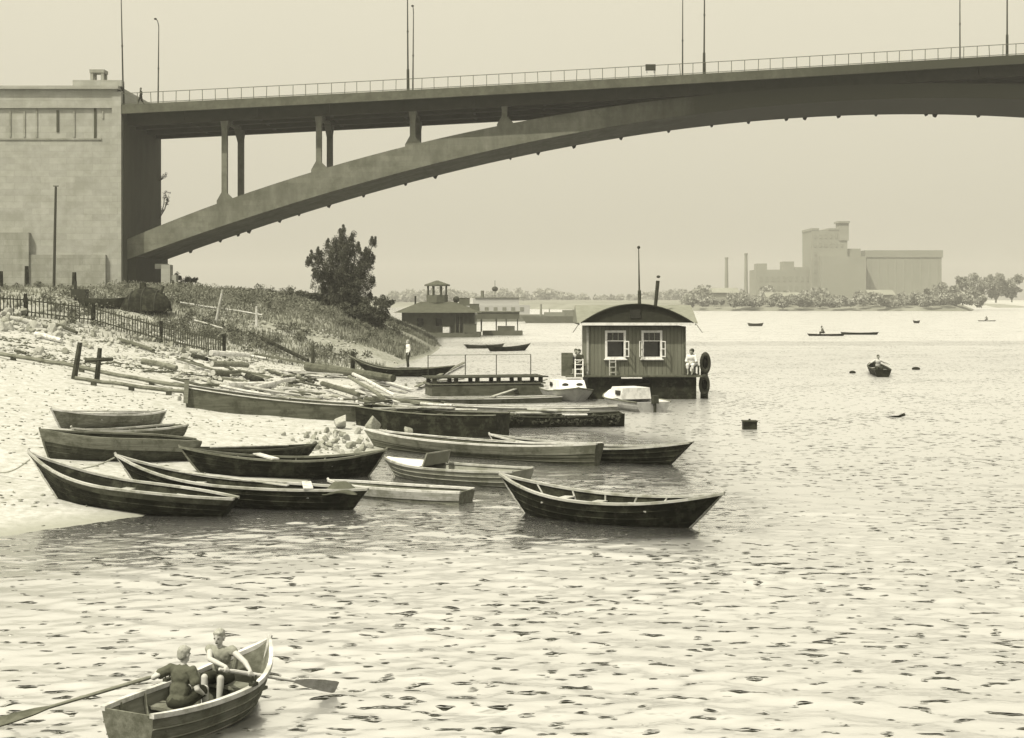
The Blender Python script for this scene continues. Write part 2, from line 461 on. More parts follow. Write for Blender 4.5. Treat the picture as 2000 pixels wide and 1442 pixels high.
def water_material():
    m = bpy.data.materials.new('river_water'); m.use_nodes = True
    nt = m.node_tree; nt.nodes.clear()
    N = nt.nodes.new; L = nt.links.new
    out = N('ShaderNodeOutputMaterial')
    geo = N('ShaderNodeNewGeometry')
    mp = N('ShaderNodeMapping'); mp.inputs['Scale'].default_value = (0.85, 1.45, 1)
    L(geo.outputs['Position'], mp.inputs[0])
    n1 = N('ShaderNodeTexNoise'); n1.inputs['Scale'].default_value = 3.2; n1.inputs['Detail'].default_value = 3
    n2 = N('ShaderNodeTexNoise'); n2.inputs['Scale'].default_value = 3.3; n2.inputs['Detail'].default_value = 1.6; n2.inputs['Roughness'].default_value = 0.5
    n3 = N('ShaderNodeTexNoise'); n3.inputs['Scale'].default_value = 0.22; n3.inputs['Detail'].default_value = 2      # wind patches
    L(mp.outputs[0], n1.inputs['Vector']); L(mp.outputs[0], n2.inputs['Vector']); L(geo.outputs['Position'], n3.inputs['Vector'])
    pa = N('ShaderNodeMath'); pa.operation = 'MULTIPLY_ADD'; pa.inputs[1].default_value = 0.30; L(n3.outputs[0], pa.inputs[0])
    of = N('ShaderNodeMath'); of.operation = 'ADD'; of.inputs[1].default_value = -0.15; L(n2.outputs[0], of.inputs[0]); L(of.outputs[0], pa.inputs[2])
    pk = N('ShaderNodeMapRange'); pk.interpolation_type = 'SMOOTHSTEP'     # scattered steep wavelets
    pk.inputs[1].default_value = 0.60; pk.inputs[2].default_value = 0.80
    L(pa.outputs[0], pk.inputs[0])
    bp0 = N('ShaderNodeBump'); bp0.inputs['Strength'].default_value = 1.0; bp0.inputs['Distance'].default_value = 0.24
    L(pk.outputs[0], bp0.inputs['Height'])
    bp = N('ShaderNodeBump'); bp.inputs['Strength'].default_value = 0.2; bp.inputs['Distance'].default_value = 0.05
    L(n1.outputs[0], bp.inputs['Height']); L(bp0.outputs[0], bp.inputs['Normal'])
    # sharp and ruffled reflection together: flat patches mirror the boats, capillary ripples scatter the high sky
    g1 = N('ShaderNodeBsdfGlossy'); g1.inputs['Color'].default_value = (1, 1, 1, 1); g1.inputs['Roughness'].default_value = 0.10
    g2 = N('ShaderNodeBsdfGlossy'); g2.inputs['Color'].default_value = (1, 1, 1, 1); g2.inputs['Roughness'].default_value = 0.42
    gm = N('ShaderNodeMixShader')
    sy = N('ShaderNodeSeparateXYZ'); L(geo.outputs['Position'], sy.inputs[0])
    rr_ = N('ShaderNodeMapRange'); rr_.inputs[1].default_value = 36; rr_.inputs[2].default_value = 75; rr_.inputs[3].default_value = 0.56; rr_.inputs[4].default_value = 0.82   # open water is more ruffled
    lee = N('ShaderNodeMapRange'); lee.interpolation_type = 'SMOOTHSTEP'; lee.inputs[1].default_value = 4.2; lee.inputs[2].default_value = 7.5; lee.inputs[3].default_value = 0.25; lee.inputs[4].default_value = 1.0   # sheltered along the bank
    fy = N('ShaderNodeMapRange'); fy.interpolation_type = 'SMOOTHSTEP'; fy.inputs[1].default_value = 24; fy.inputs[2].default_value = 30; fy.inputs[3].default_value = 14.0; fy.inputs[4].default_value = 0.0
    L(sy.outputs['Y'], fy.inputs[0]); xa = N('ShaderNodeMath'); xa.operation = 'ADD'; L(sy.outputs['X'], xa.inputs[0]); L(fy.outputs[0], xa.inputs[1])
    fz = N('ShaderNodeMapRange'); fz.interpolation_type = 'SMOOTHSTEP'; fz.inputs[1].default_value = 46; fz.inputs[2].default_value = 68; fz.inputs[3].default_value = 0.0; fz.inputs[4].default_value = 14.0
    L(sy.outputs['Y'], fz.inputs[0]); xb = N('ShaderNodeMath'); xb.operation = 'ADD'; L(xa.outputs[0], xb.inputs[0]); L(fz.outputs[0], xb.inputs[1])
    L(xb.outputs[0], lee.inputs[0]); lm = N('ShaderNodeMath'); lm.operation = 'MULTIPLY'; L(rr_.outputs[0], lm.inputs[0]); L(lee.outputs[0], lm.inputs[1])
    L(sy.outputs['Y'], rr_.inputs[0]); L(lm.outputs[0], gm.inputs[0]); L(g1.outputs[0], gm.inputs[1]); L(g2.outputs[0], gm.inputs[2])
    df = N('ShaderNodeBsdfDiffuse'); df.inputs['Color'].default_value = tone(0.03)
    lw = N('ShaderNodeLayerWeight')
    rp = N('ShaderNodeValToRGB')
    e = rp.color_ramp.elements
    e[0].position = 0.44; e[0].color = (0.03, 0.03, 0.03, 1)
    e[1].position = 0.57; e[1].color = (1, 1, 1, 1)
    L(lw.outputs['Facing'], rp.inputs[0])
    mx = N('ShaderNodeMixShader')
    L(rp.outputs[0], mx.inputs[0]); L(df.outputs[0], mx.inputs[1]); L(gm.outputs[0], mx.inputs[2])
    for n in (g1, g2, df, lw): L(bp.outputs[0], n.inputs['Normal'])
    L(mx.outputs[0], out.inputs[0])
    MATS['river_water'] = m

ground_material(); water_material()

# ---- near bank
def build_bank():
    xs = np.concatenate([np.arange(-170, -60, 3.0), np.arange(-60, 2, 0.3)])
    ys = np.concatenate([np.arange(-60, 20, 3.0), np.arange(20, 130, 0.3), np.arange(130, 200, 0.7), np.arange(200, 460, 4.0)])
    X, Y = np.meshgrid(xs, ys)
    Z = ground_z(X, Y)
    o = mesh_np('river_bank', np.stack([X.ravel(), Y.ravel(), Z.ravel()], 1), grid_faces(len(ys), len(xs)), 'bank_ground', smooth=True)
    o['kind'] = 'structure'; o['label'] = 'pale sandy river bank rising to a grassy slope below the bridge'
build_bank()

# ---- river: real ripples near the camera, calmer sheets far off
WAVES = []
for i in range(46):
    lam = 0.22 * (1.092 ** i) * (0.9 + 0.2 * random.random())          # 0.2 .. 11 m
    ang = R(90 + random.gauss(0, 34))
    WAVES.append((TAU / lam * math.cos(ang), TAU / lam * math.sin(ang), lam, random.uniform(0, TAU)))
def wave_z(x, y, min_lam):
    z = np.zeros_like(x)
    gust = 0.75 + 0.45 * value_noise(x, y, 6.0, 21) + 0.3 * value_noise(x, y, 2.2, 22)
    gust = np.clip(gust, 0.15, 1.6)
    for kx, ky, lam, ph in WAVES:
        if lam < min_lam: continue
        s = 0.0048 if lam < 0.7 else 0.0048 * (0.7 / lam) ** 1.25
        w = np.sin(kx * x + ky * y + ph)
        z += s * lam * (w if lam > 0.8 else w * gust)
    calm = np.clip(-shore_distance(x, y) / 6.0, 0.25, 1.0)
    return z * calm
def build_water():
    V, F, n = [], [], 0
    def patch(x0, x1, dx, ys, min_lam):
        nonlocal n
        xs = np.arange(x0, x1 + dx * 0.5, dx)
        X, Y = np.meshgrid(xs, ys)
        Z = wave_z(X, Y, min_lam)
        V.append(np.stack([X.ravel(), Y.ravel(), Z.ravel()], 1)); F.append(grid_faces(len(ys), len(xs)) + n); n += X.size
    def steps(a, b, d0, d1):
        y = [a]
        while y[-1] < b: y.append(y[-1] + d0 + (d1 - d0) * (y[-1] - a) / (b - a))
        y[-1] = b
        return np.array(y)
    patch(-14, 14, 0.07, steps(10, 32, 0.055, 0.085), 0.15)
    patch(-14, 28, 0.14, steps(32, 75, 0.10, 0.22), 0.5)
    patch(-16, 80, 0.5, steps(75, 220, 0.35, 1.2), 1.4)
    patch(-60, 240, 4.0, steps(220, 520, 3.0, 8.0), 12)
    # flat remainder
    def flat(x0, x1, y0, y1):
        nonlocal n
        V.append(np.array([(x0, y0, 0), (x1, y0, 0), (x1, y1, 0), (x0, y1, 0)], float)); F.append(np.array([[0, 1, 2, 3]]) + n); n += 4
    flat(-170, 400, -60, 10)
    flat(-60, -14, 10, 75); flat(14, 400, 10, 32); flat(28, 400, 32, 75); flat(80, 400, 75, 220); flat(-170, -16, 75, 220); flat(240, 400, 220, 520); flat(-400, -60, 220, 520)
    flat(400, 1600, -60, 520); flat(-1600, 1600, 520, 1400)
    o = mesh_np('river_water', np.concatenate(V), np.concatenate(F), 'river_water', smooth=True)
    o['kind'] = 'structure'; o['label'] = 'bright rippled river water with dark wavelets'
build_water()

# ---- far bank
def build_far_land():
    xs = np.arange(-1600, 1601, 12.0); ys = np.concatenate([np.arange(600, 900, 8.0), np.arange(900, 2400, 60.0)])
    X, Y = np.meshgrid(xs, ys)
    shore = np.interp(X, [-1600, -300, -60, 60, 215, 250, 300, 420, 1600], [1350, 1300, 1000, 700, 660, 760, 980, 1050, 1100]) + 6 * value_noise(X, X, 40, 5)
    d = Y - shore
    Z = np.where(d > 0, 3.2 * np.tanh(d / 14) + np.clip(d - 60, 0, 400) * 0.006, 0.1 * d)
    Z = Z + np.where(d > 4, 0.5 * value_noise(X, Y, 25, 6), 0)
    o = mesh_np('far_bank', np.stack([X.ravel(), Y.ravel(), Z.ravel()], 1), grid_faces(len(ys), len(xs)), 'far_land', smooth=True)
    o['kind'] = 'structure'; o['label'] = 'low hazy land on the far side of the river'
    # pale beach at the bend
    p = [(275, 880), (330, 1000), (600, 1080), (900, 1080), (900, 1180), (300, 1180), (262, 960)]
    mb = MB(); n = 30
    V = []
    xs = np.arange(256, 900, 12.0)
    for x in xs:
        s = float(np.interp(x, [-1600, 215, 250, 300, 420, 1600], [1350, 660, 760, 980, 1050, 1100]))
        V.append([(x, s - 14, -0.6), (x, s + 6, 1.6), (x, s + 40, 4.2), (x, s + 110, 5.4)])
    V = np.array(V).reshape(-1, 3)
    o = mesh_np('sand_beach', V, grid_faces(len(xs), 4), 'far_sand', smooth=True)
    o['kind'] = 'structure'; o['label'] = 'pale sand beach at the far bend of the river'
build_far_land()

# ================================================================== BRIDGE
BD = 138.0
BA = Vector(((230 - CX) * BD / FPX, BD, 0)); BB = Vector(((1967 - CX) * BD / FPX, BD, 0))
bdir = (BB - BA).normalized(); bnor = Vector((-bdir.y, bdir.x, 0))          # bnor points away from the camera
B_ANG = math.atan2(bdir.y, bdir.x)
BW_ = 15.0; IN_ = 1.8            # deck width; how far arch, girders and columns stand back from the deck edge
bridge = thing('arch_bridge', 'long concrete arch bridge with open spandrel columns crossing the river', 'bridge', BA, B_ANG)
def deck_z(s):                                   # top of the pavement along the bridge, s metres from the abutment corner
    return DECK(s)
def pix_s(px):                                   # s of the near face seen at image column px
    # BA + s*bdir, (x/y)*F + CX = px
    k = (px - CX) / FPX
    return (k * BA.y - BA.x) / (bdir.x - k * bdir.y)
def near_pt(px, py, back=1.8):
    p0 = BA + bnor * back; k = (px - CX) / FPX
    s = (k * p0.y - p0.x) / (bdir.x - k * bdir.y); p = p0 + bdir * s
    return s, CAM_H - (py - HY) * p.y / FPX
_dk = np.array([near_pt(px, py, 0.0) for px, py in ((235, 206), (520, 192), (797, 179), (1100, 161), (1375, 145), (1680, 127), (1967, 110))])
_dc = np.polyfit(_dk[:, 0], _dk[:, 1], 2)
def DECK(s):
    t = 93.0 - math.sqrt((s - 93.0) ** 2 + 6.0)        # rises to the middle of the river, then falls again
    return float(np.polyval(_dc, t))
# edges of the near arch face read off the photograph
EXT = [(262, 462), (330, 430), (400, 406), (475, 382), (555, 356), (642, 330), (712, 307), (790, 287), (900, 260), (975, 245), (1050, 231), (1120, 218), (1207, 204), (1300, 192), (1420, 181), (1600, 171), (1800, 166), (1900, 165)]
INT = [(262, 500), (330, 476), (400, 451), (495, 427), (560, 403), (650, 375), (712, 357), (800, 334), (900, 308), (997, 284), (1067, 268), (1137, 253), (1225, 239), (1295, 229), (1380, 219), (1500, 208), (1700, 199), (1900, 196)]
def arch_fit(pts):
    S = np.array([near_pt(*p) for p in pts])
    u = S[:, 0] - 82.0
    c = np.linalg.lstsq(np.stack([np.ones_like(u), u ** 2, u ** 4], 1), S[:, 1], rcond=None)[0]
    return lambda s: float(c[0] + c[1] * (s - 82.0) ** 2 + c[2] * (s - 82.0) ** 4)
arch_top, arch_bot = arch_fit(EXT), arch_fit(INT)
S0, S1, SEND = -1.5, 165.5, 230.0

def ribbon(s_list, zt, zb, y0, y1, name, material, parent=bridge, smooth=False):
    """a solid strip along the bridge in bridge-local axes (x along, y across)"""
    mb = MB(); n = len(s_list)
    for s in s_list:
        mb.v += [Vector((s, y0, zt(s))), Vector((s, y1, zt(s))), Vector((s, y1, zb(s))), Vector((s, y0, zb(s)))]
    for i in range(n - 1):
        q = 4 * i
        for k in range(4): mb.f.append((q + k, q + 4 + k, q + 4 + (k + 1) % 4, q + (k + 1) % 4))
    mb.f += [(0, 1, 2, 3), (4 * n - 4, 4 * n - 3, 4 * n - 2, 4 * n - 1)]
    return mb.build(name, material, parent)

sA = list(np.linspace(S0, S1, 72)); sD = list(np.linspace(-0.4, SEND, 60))
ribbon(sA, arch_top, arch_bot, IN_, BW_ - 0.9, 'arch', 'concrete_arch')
# deck: slab with pale edge beam, recessed girders below
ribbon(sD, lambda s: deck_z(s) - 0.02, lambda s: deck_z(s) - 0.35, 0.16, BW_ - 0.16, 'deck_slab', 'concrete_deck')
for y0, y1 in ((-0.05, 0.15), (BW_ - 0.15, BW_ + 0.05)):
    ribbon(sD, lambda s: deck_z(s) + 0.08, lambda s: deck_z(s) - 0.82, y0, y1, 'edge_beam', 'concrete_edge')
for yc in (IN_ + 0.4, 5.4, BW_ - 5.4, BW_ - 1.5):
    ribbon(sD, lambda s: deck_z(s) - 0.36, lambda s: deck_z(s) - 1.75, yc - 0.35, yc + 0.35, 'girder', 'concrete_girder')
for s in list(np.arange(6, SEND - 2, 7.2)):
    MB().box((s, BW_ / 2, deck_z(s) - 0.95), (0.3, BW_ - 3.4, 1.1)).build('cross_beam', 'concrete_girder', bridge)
# concrete band under the edge beam at each column line and formwork stubs along the soffit edge
for px in (430, 617, 803, 985):
    s = pix_s(px)
    for s_ in (s, 164 - s):
        for k, (yc, w) in enumerate(((IN_ + 0.42, 0.55), (BW_ - 4.4, 0.6))):
            top = deck_z(s_) - 1.72; bot = arch_top(s_) - 0.1
            if px == 985: top = deck_z(s_) - 1.3
            if top - bot < 0.05: continue
            mb = MB()
            h = top - bot
            prof = [(-0.75, bot - 0.6), (-0.75, bot + 0.15), (-w / 2, bot + min(1.0, h * 0.4)), (-w / 2, top - min(0.9, h * 0.3)), (-w / 2 - 0.12, top), (w / 2 + 0.12, top), (w / 2, top - min(0.9, h * 0.3)), (w / 2, bot + min(0.9, h * 0.4)), (0.85, bot + 0.35), (0.85, bot - 0.6)]
            mb.extrude([(s_ + a, yc - w / 2, z) for a, z in prof], (0, w, 0))
            mb.build('column', 'concrete_arch', bridge)
        # transverse head beam with haunch
        if deck_z(s_) - 1.7 - arch_top(s_) > 1.6:
            zt = deck_z(s_) - 1.42
            MB().extrude([(s_ - 0.28, IN_ + 0.7, zt), (s_ - 0.28, BW_ - 4.7, zt), (s_ - 0.28, BW_ - 4.7, zt - 1.6), (s_ - 0.28, BW_ - 6.8, zt - 0.34), (s_ - 0.28, 4.4, zt - 0.34), (s_ - 0.28, IN_ + 0.7, zt - 1.1)], (0.56, 0, 0)).build('head_beam', 'concrete_arch', bridge)
stub = None
for px in (372, 430, 465, 486, 546, 584, 642, 710, 792, 850, 997, 1051, 1121, 1213, 1306, 1390, 1462, 1536, 1572, 1638, 1711, 1809, 1826, 1911):
    s = pix_s(px) * (BW_ + 140) / 140 if px < 0 else pix_s(px) + 0.0
    # stubs hang from the far edge of the soffit, so find s on that edge
    s = ((px - CX) / FPX * (BA.y + bnor.y * (BW_ - 0.9)) - (BA.x + bnor.x * (BW_ - 0.9))) / (bdir.x - (px - CX) / FPX * bdir.y)
    z = arch_bot(s)
    sc = random.uniform(0.6, 1.35)
    if stub is None:
        stub = MB().extrude([(-0.25, -0.2, 0.12), (0.22, -0.2, 0.12), (0.12, -0.2, -0.16), (-0.06, -0.2, -0.24)], (0, 0.4, 0)).build('soffit_stub', 'concrete_girder', bridge)
        stub.location = (s, BW_ - 0.9, z)
    else:
        o = share(stub, 'soffit_stub', bridge, (s, BW_ - 0.9, z), random.choice((0, math.pi)), (sc, 1, sc))
# railings
def railing(y, mat_name):
    for h in (1.22, 0.22):
        ribbon(sD, lambda s: deck_z(s) + h + 0.03, lambda s: deck_z(s) + h - 0.03, y - 0.025, y + 0.025, 'hand_rail' if h > 1 else 'lower_rail', mat_name)
    post = None
    for s in np.arange(0.6, 150, 1.27):
        if post is None:
            post = MB().box((0, 0, 0.6), (0.06, 0.06, 1.26)).build('railing_post', mat_name, bridge)
            post.location = (s, y, deck_z(s))
        else:
            share(post, 'railing_post', bridge, (s + random.uniform(-0.06, 0.06), y, deck_z(s) + random.uniform(-0.03, 0.02))).rotation_euler = (0, R(random.gauss(0, 1.2)), 0)
railing(0.3, 'iron_far'); railing(BW_ - 0.3, 'iron_far')

# lamp posts, each a thing on the bridge
def bridge_pt(s, y, z): return BA + bdir * s + bnor * y + Vector((0, 0, z))
lamp0 = None
NEAR = [('nearest to the concrete abutment', 230), ('above the third pair of spandrel columns', 797), ('beside the dark sign plate', 1375), ('at the end of the picture', 1967)]
for row, yy, pxs in (('near', 0.75, [230, 797, 1375, 1967]), ('far', BW_ - 0.75, [290, 806, 1333, 1875])):
    for i, px in enumerate(pxs):
        k = (px - CX) / FPX
        q = BA + bnor * yy
        s = (k * q.y - q.x) / (bdir.x - k * bdir.y)
        s = max(s, 0.35)
        lab = ('tall tapering lamp post on the %s railing of the bridge, ' % row) + ['the one nearest the abutment', 'second from the abutment', 'third from the abutment', 'fourth from the abutment'][i]
        loc = bridge_pt(s, yy, deck_z(s))
        if lamp0 is None:
            lamp0 = thing('lamp_post', lab, 'lamp post', loc, B_ANG, 'lamp posts along the bridge')
            MB().path([(0, 0, 0), (0, 0, 2.2), (0, 0, 2.3)], [0.14, 0.13, 0.09], 8).build('base', 'iron', lamp0)
            MB().path([(0, 0, 2.28), (0, 0, 6.0), (0, 0, 10.6)], [0.085, 0.068, 0.045], 8).build('pole', 'iron', lamp0)
            MB().path([(0, 0, 5.9), (0, 0, 6.05)], [0.1, 0.1], 8).build('collar', 'iron', lamp0)
            MB().path([(0, 0, 10.55), (0, 0.5, 11.0), (0, 1.4, 11.15)], [0.05, 0.045, 0.04], 6).build('bracket', 'iron', lamp0)
            MB().ball((0, 1.45, 11.05), (0.16, 0.26, 0.1)).build('lamp_head', 'iron', lamp0, smooth=True)
        else:
            c = copy_tree(lamp0); c.location = loc; c['label'] = lab
            c.rotation_euler = (0, R(random.uniform(-0.6, 0.6)), B_ANG + (math.pi if row == 'far' else 0))
lamp0.rotation_euler = (0, R(-1.2), B_ANG)
# dark plate on the railing
sp = pix_s(1271)
sg = thing('sign_plate', 'small dark rectangular plate hung on the bridge railing', 'sign', bridge_pt(sp, 0.2, deck_z(sp) + 0.6), B_ANG)
MB().box((0, 0, 0.42), (1.0, 0.05, 0.62)).build('plate', 'iron', sg)
MB().box((-0.35, 0.05, 0.3), (0.05, 0.05, 0.9)).build('bracket', 'iron', sg); MB().box((0.35, 0.05, 0.3), (0.05, 0.05, 0.9)).build('bracket', 'iron', sg)

# ---- abutment
ab = thing('bridge_abutment', 'massive pale concrete abutment at the landward end of the arch bridge', 'abutment', BA + Vector((0, 0, 4)), 0)
def AB(mb, name, m): return mb.build(name, m, ab, world=True)
XR, YF, YB = (238 - CX) * 138.2 / FPX, 138.2, 153.6
ztop = CAM_H - (178 - HY) * YF / FPX
AB(MB().box((XR - 0.02 - 30, (YF + YB) / 2, (ztop + 1) / 2), (60, YB - YF, ztop - 1)), 'wall', 'concrete_abutment')
AB(MB().box((XR - 30.2, YF - 0.12, ztop - 0.75), (59.6, 0.24, 1.9)), 'parapet_band', 'concrete_abutment')
AB(MB().box((XR + 0.03, (YF + YB) / 2, (ztop + 1) / 2 - 0.9), (0.1, YB - YF - 0.5, ztop - 2.8)), 'side_shade_panel', 'concrete_shade')  # thin added panel, its dark colour paints the shaded side of the wall
AB(MB().box((XR - 30.4, (YF + YB) / 2 - 0.1, ztop + 0.28), (60.4, YB - YF + 1.1, 0.32)), 'coping', 'concrete_abutment')
# parapet steps up beside the kiosk
AB(MB().box((XR - 2.4, YF + 0.4, ztop + 0.75), (4.8, 1.0, 0.62)), 'parapet_block', 'concrete_abutment')
zl = CAM_H - (272 - HY) * YF / FPX
AB(MB().box((XR - 31, YF - 0.05, zl), (58, 0.1, 0.14)), 'string_course', 'concrete_plinth')
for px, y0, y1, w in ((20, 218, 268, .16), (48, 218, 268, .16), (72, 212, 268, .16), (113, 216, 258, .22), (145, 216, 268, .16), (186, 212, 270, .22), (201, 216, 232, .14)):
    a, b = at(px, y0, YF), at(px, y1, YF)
    AB(MB().box((a.x, YF - 0.03, (a.z + b.z) / 2), (w, 0.12, a.z - b.z)), 'wall_slot', 'concrete_shade' if w > .2 else 'concrete_plinth')
# corner pilaster, plinth, low projecting wall
AB(MB().box((XR - 0.45, YF - 0.15, ztop / 2 + 1), (0.9, 0.3, ztop - 2.3)), 'corner_pilaster', 'concrete_abutment')
zp = CAM_H - (498 - HY) * YF / FPX
AB(MB().box((XR - 31.5, YF - 0.2, (zp + 2) / 2), (60, 0.4, zp - 2)), 'plinth', 'concrete_plinth')
zq = CAM_H - (455 - HY) * YF / FPX
AB(MB().box((at(60, 0, YF).x - 20, YF - 0.3, (zq + 2) / 2), (40, 0.6, zq - 2)), 'buttress_wall', 'concrete_plinth')
# dark face under the deck end, arch springing block
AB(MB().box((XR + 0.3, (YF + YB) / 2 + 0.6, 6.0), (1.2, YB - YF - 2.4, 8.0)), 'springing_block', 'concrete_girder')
# open lantern turret on top
c = at(193, 165, YF + 1.5)
ki = thing('roof_turret', 'small open square turret with four posts on top of the abutment', 'turret', (c.x, YF + 1.5, ztop + 0.44))
MB().box((0, 0, 0.2), (1.9, 1.6, 0.5)).build('base', 'concrete_plinth', ki)
for sx in (-1, 1):
    for sy in (-1, 1):
        MB().box((sx * 0.52, sy * 0.5, 0.95), (0.28, 0.28, 1.1)).build('post', 'concrete_plinth', ki)
MB().box((0, 0, 1.66), (1.45, 1.4, 0.32)).build('cap', 'concrete_plinth', ki)
# the bridge goes on over land behind and a river pier stands outside the picture
pier = thing('river_pier', 'concrete pier carrying the far end of the bridge arch', 'pier', bridge_pt(166, BW_ / 2, -1), B_ANG)
MB().box((2.0, 0, 5.0), (6.0, BW_ + 2, 12)).build('shaft', 'concrete_arch', pier)
MB().box((2.0, 0, 18.5), (3.0, BW_ - 2, 15)).build('upper_wall', 'concrete_arch', pier)
# ================================================================== FAR BANK: grain elevator, chimneys, trees, moored craft
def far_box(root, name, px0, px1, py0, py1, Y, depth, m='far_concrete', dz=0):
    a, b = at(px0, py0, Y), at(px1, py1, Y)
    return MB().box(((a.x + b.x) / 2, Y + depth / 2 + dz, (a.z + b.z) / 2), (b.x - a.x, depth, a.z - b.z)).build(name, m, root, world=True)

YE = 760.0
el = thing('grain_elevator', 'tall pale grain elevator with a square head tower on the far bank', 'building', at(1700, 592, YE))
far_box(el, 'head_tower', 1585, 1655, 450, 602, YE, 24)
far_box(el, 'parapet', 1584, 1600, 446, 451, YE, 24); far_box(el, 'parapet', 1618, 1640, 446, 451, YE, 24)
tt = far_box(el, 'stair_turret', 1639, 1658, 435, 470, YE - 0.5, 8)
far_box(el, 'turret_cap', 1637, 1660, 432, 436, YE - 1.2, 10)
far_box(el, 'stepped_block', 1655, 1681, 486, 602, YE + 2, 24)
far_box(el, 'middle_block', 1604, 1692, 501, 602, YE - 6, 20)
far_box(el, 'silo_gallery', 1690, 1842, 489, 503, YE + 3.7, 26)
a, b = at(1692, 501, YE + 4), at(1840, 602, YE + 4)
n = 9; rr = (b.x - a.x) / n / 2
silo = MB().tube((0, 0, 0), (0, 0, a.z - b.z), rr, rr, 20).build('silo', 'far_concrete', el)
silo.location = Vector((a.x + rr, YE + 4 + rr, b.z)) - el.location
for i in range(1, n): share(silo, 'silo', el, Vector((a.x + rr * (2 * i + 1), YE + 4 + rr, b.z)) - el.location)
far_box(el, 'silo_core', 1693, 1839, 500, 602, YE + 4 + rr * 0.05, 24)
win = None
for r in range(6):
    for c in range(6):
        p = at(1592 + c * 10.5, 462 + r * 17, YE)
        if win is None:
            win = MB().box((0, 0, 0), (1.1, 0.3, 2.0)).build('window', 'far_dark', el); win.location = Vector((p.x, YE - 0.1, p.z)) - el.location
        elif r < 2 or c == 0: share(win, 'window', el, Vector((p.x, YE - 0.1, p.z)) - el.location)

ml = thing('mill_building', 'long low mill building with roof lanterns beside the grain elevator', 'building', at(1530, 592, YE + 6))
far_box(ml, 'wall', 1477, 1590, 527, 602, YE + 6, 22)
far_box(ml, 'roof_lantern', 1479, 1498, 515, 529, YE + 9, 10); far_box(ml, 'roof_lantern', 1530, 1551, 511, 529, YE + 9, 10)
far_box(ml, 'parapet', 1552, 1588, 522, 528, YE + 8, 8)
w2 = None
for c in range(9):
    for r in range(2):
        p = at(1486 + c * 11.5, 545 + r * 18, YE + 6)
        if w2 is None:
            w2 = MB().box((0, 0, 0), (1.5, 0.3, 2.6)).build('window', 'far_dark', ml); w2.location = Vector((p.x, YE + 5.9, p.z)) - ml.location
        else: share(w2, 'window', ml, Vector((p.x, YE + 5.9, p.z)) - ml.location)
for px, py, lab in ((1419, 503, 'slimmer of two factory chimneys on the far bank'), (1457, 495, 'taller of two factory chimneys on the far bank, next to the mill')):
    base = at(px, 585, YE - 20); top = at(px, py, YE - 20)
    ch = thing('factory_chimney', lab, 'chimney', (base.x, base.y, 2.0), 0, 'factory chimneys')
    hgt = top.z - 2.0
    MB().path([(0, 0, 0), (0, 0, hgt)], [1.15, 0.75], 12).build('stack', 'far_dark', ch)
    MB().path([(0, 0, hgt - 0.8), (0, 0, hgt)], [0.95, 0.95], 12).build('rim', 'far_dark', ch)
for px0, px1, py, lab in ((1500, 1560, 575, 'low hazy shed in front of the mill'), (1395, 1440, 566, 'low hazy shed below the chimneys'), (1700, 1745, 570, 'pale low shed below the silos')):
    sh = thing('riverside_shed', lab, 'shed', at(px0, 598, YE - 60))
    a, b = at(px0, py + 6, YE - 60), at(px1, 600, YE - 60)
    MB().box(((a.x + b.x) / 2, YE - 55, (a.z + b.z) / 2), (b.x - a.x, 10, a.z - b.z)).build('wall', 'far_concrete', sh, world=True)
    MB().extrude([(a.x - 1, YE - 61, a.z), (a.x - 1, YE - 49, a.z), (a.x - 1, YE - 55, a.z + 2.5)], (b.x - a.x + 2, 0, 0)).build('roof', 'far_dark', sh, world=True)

# ---- foliage
def leaf_cloud(centres, radii, n, size, seed, flat=0.85):
    """many small leaf quads spread through clumps; returns verts, faces"""
    g = np.random.default_rng(seed)
    k = len(centres); idx = g.integers(0, k, n)
    d = g.normal(size=(n, 3)); d /= np.linalg.norm(d, axis=1)[:, None]
    r = g.random(n) ** 0.45
    c = np.asarray(centres)[idx] + d * (r * np.asarray(radii)[idx])[:, None] * np.array([1, 1, flat])
    u = g.normal(size=(n, 3)); u /= np.linalg.norm(u, axis=1)[:, None]
    w = np.cross(u, g.normal(size=(n, 3))); w /= np.linalg.norm(w, axis=1)[:, None]
    s = size * g.uniform(0.6, 1.4, n)[:, None]
    u = u * s; w = w * s * 0.55
    V = np.stack([c - u, c + w * 0.9, c + u, c - w * 0.9], 1).reshape(-1, 3)
    F = np.arange(4 * n).reshape(n, 4)
    return V, F

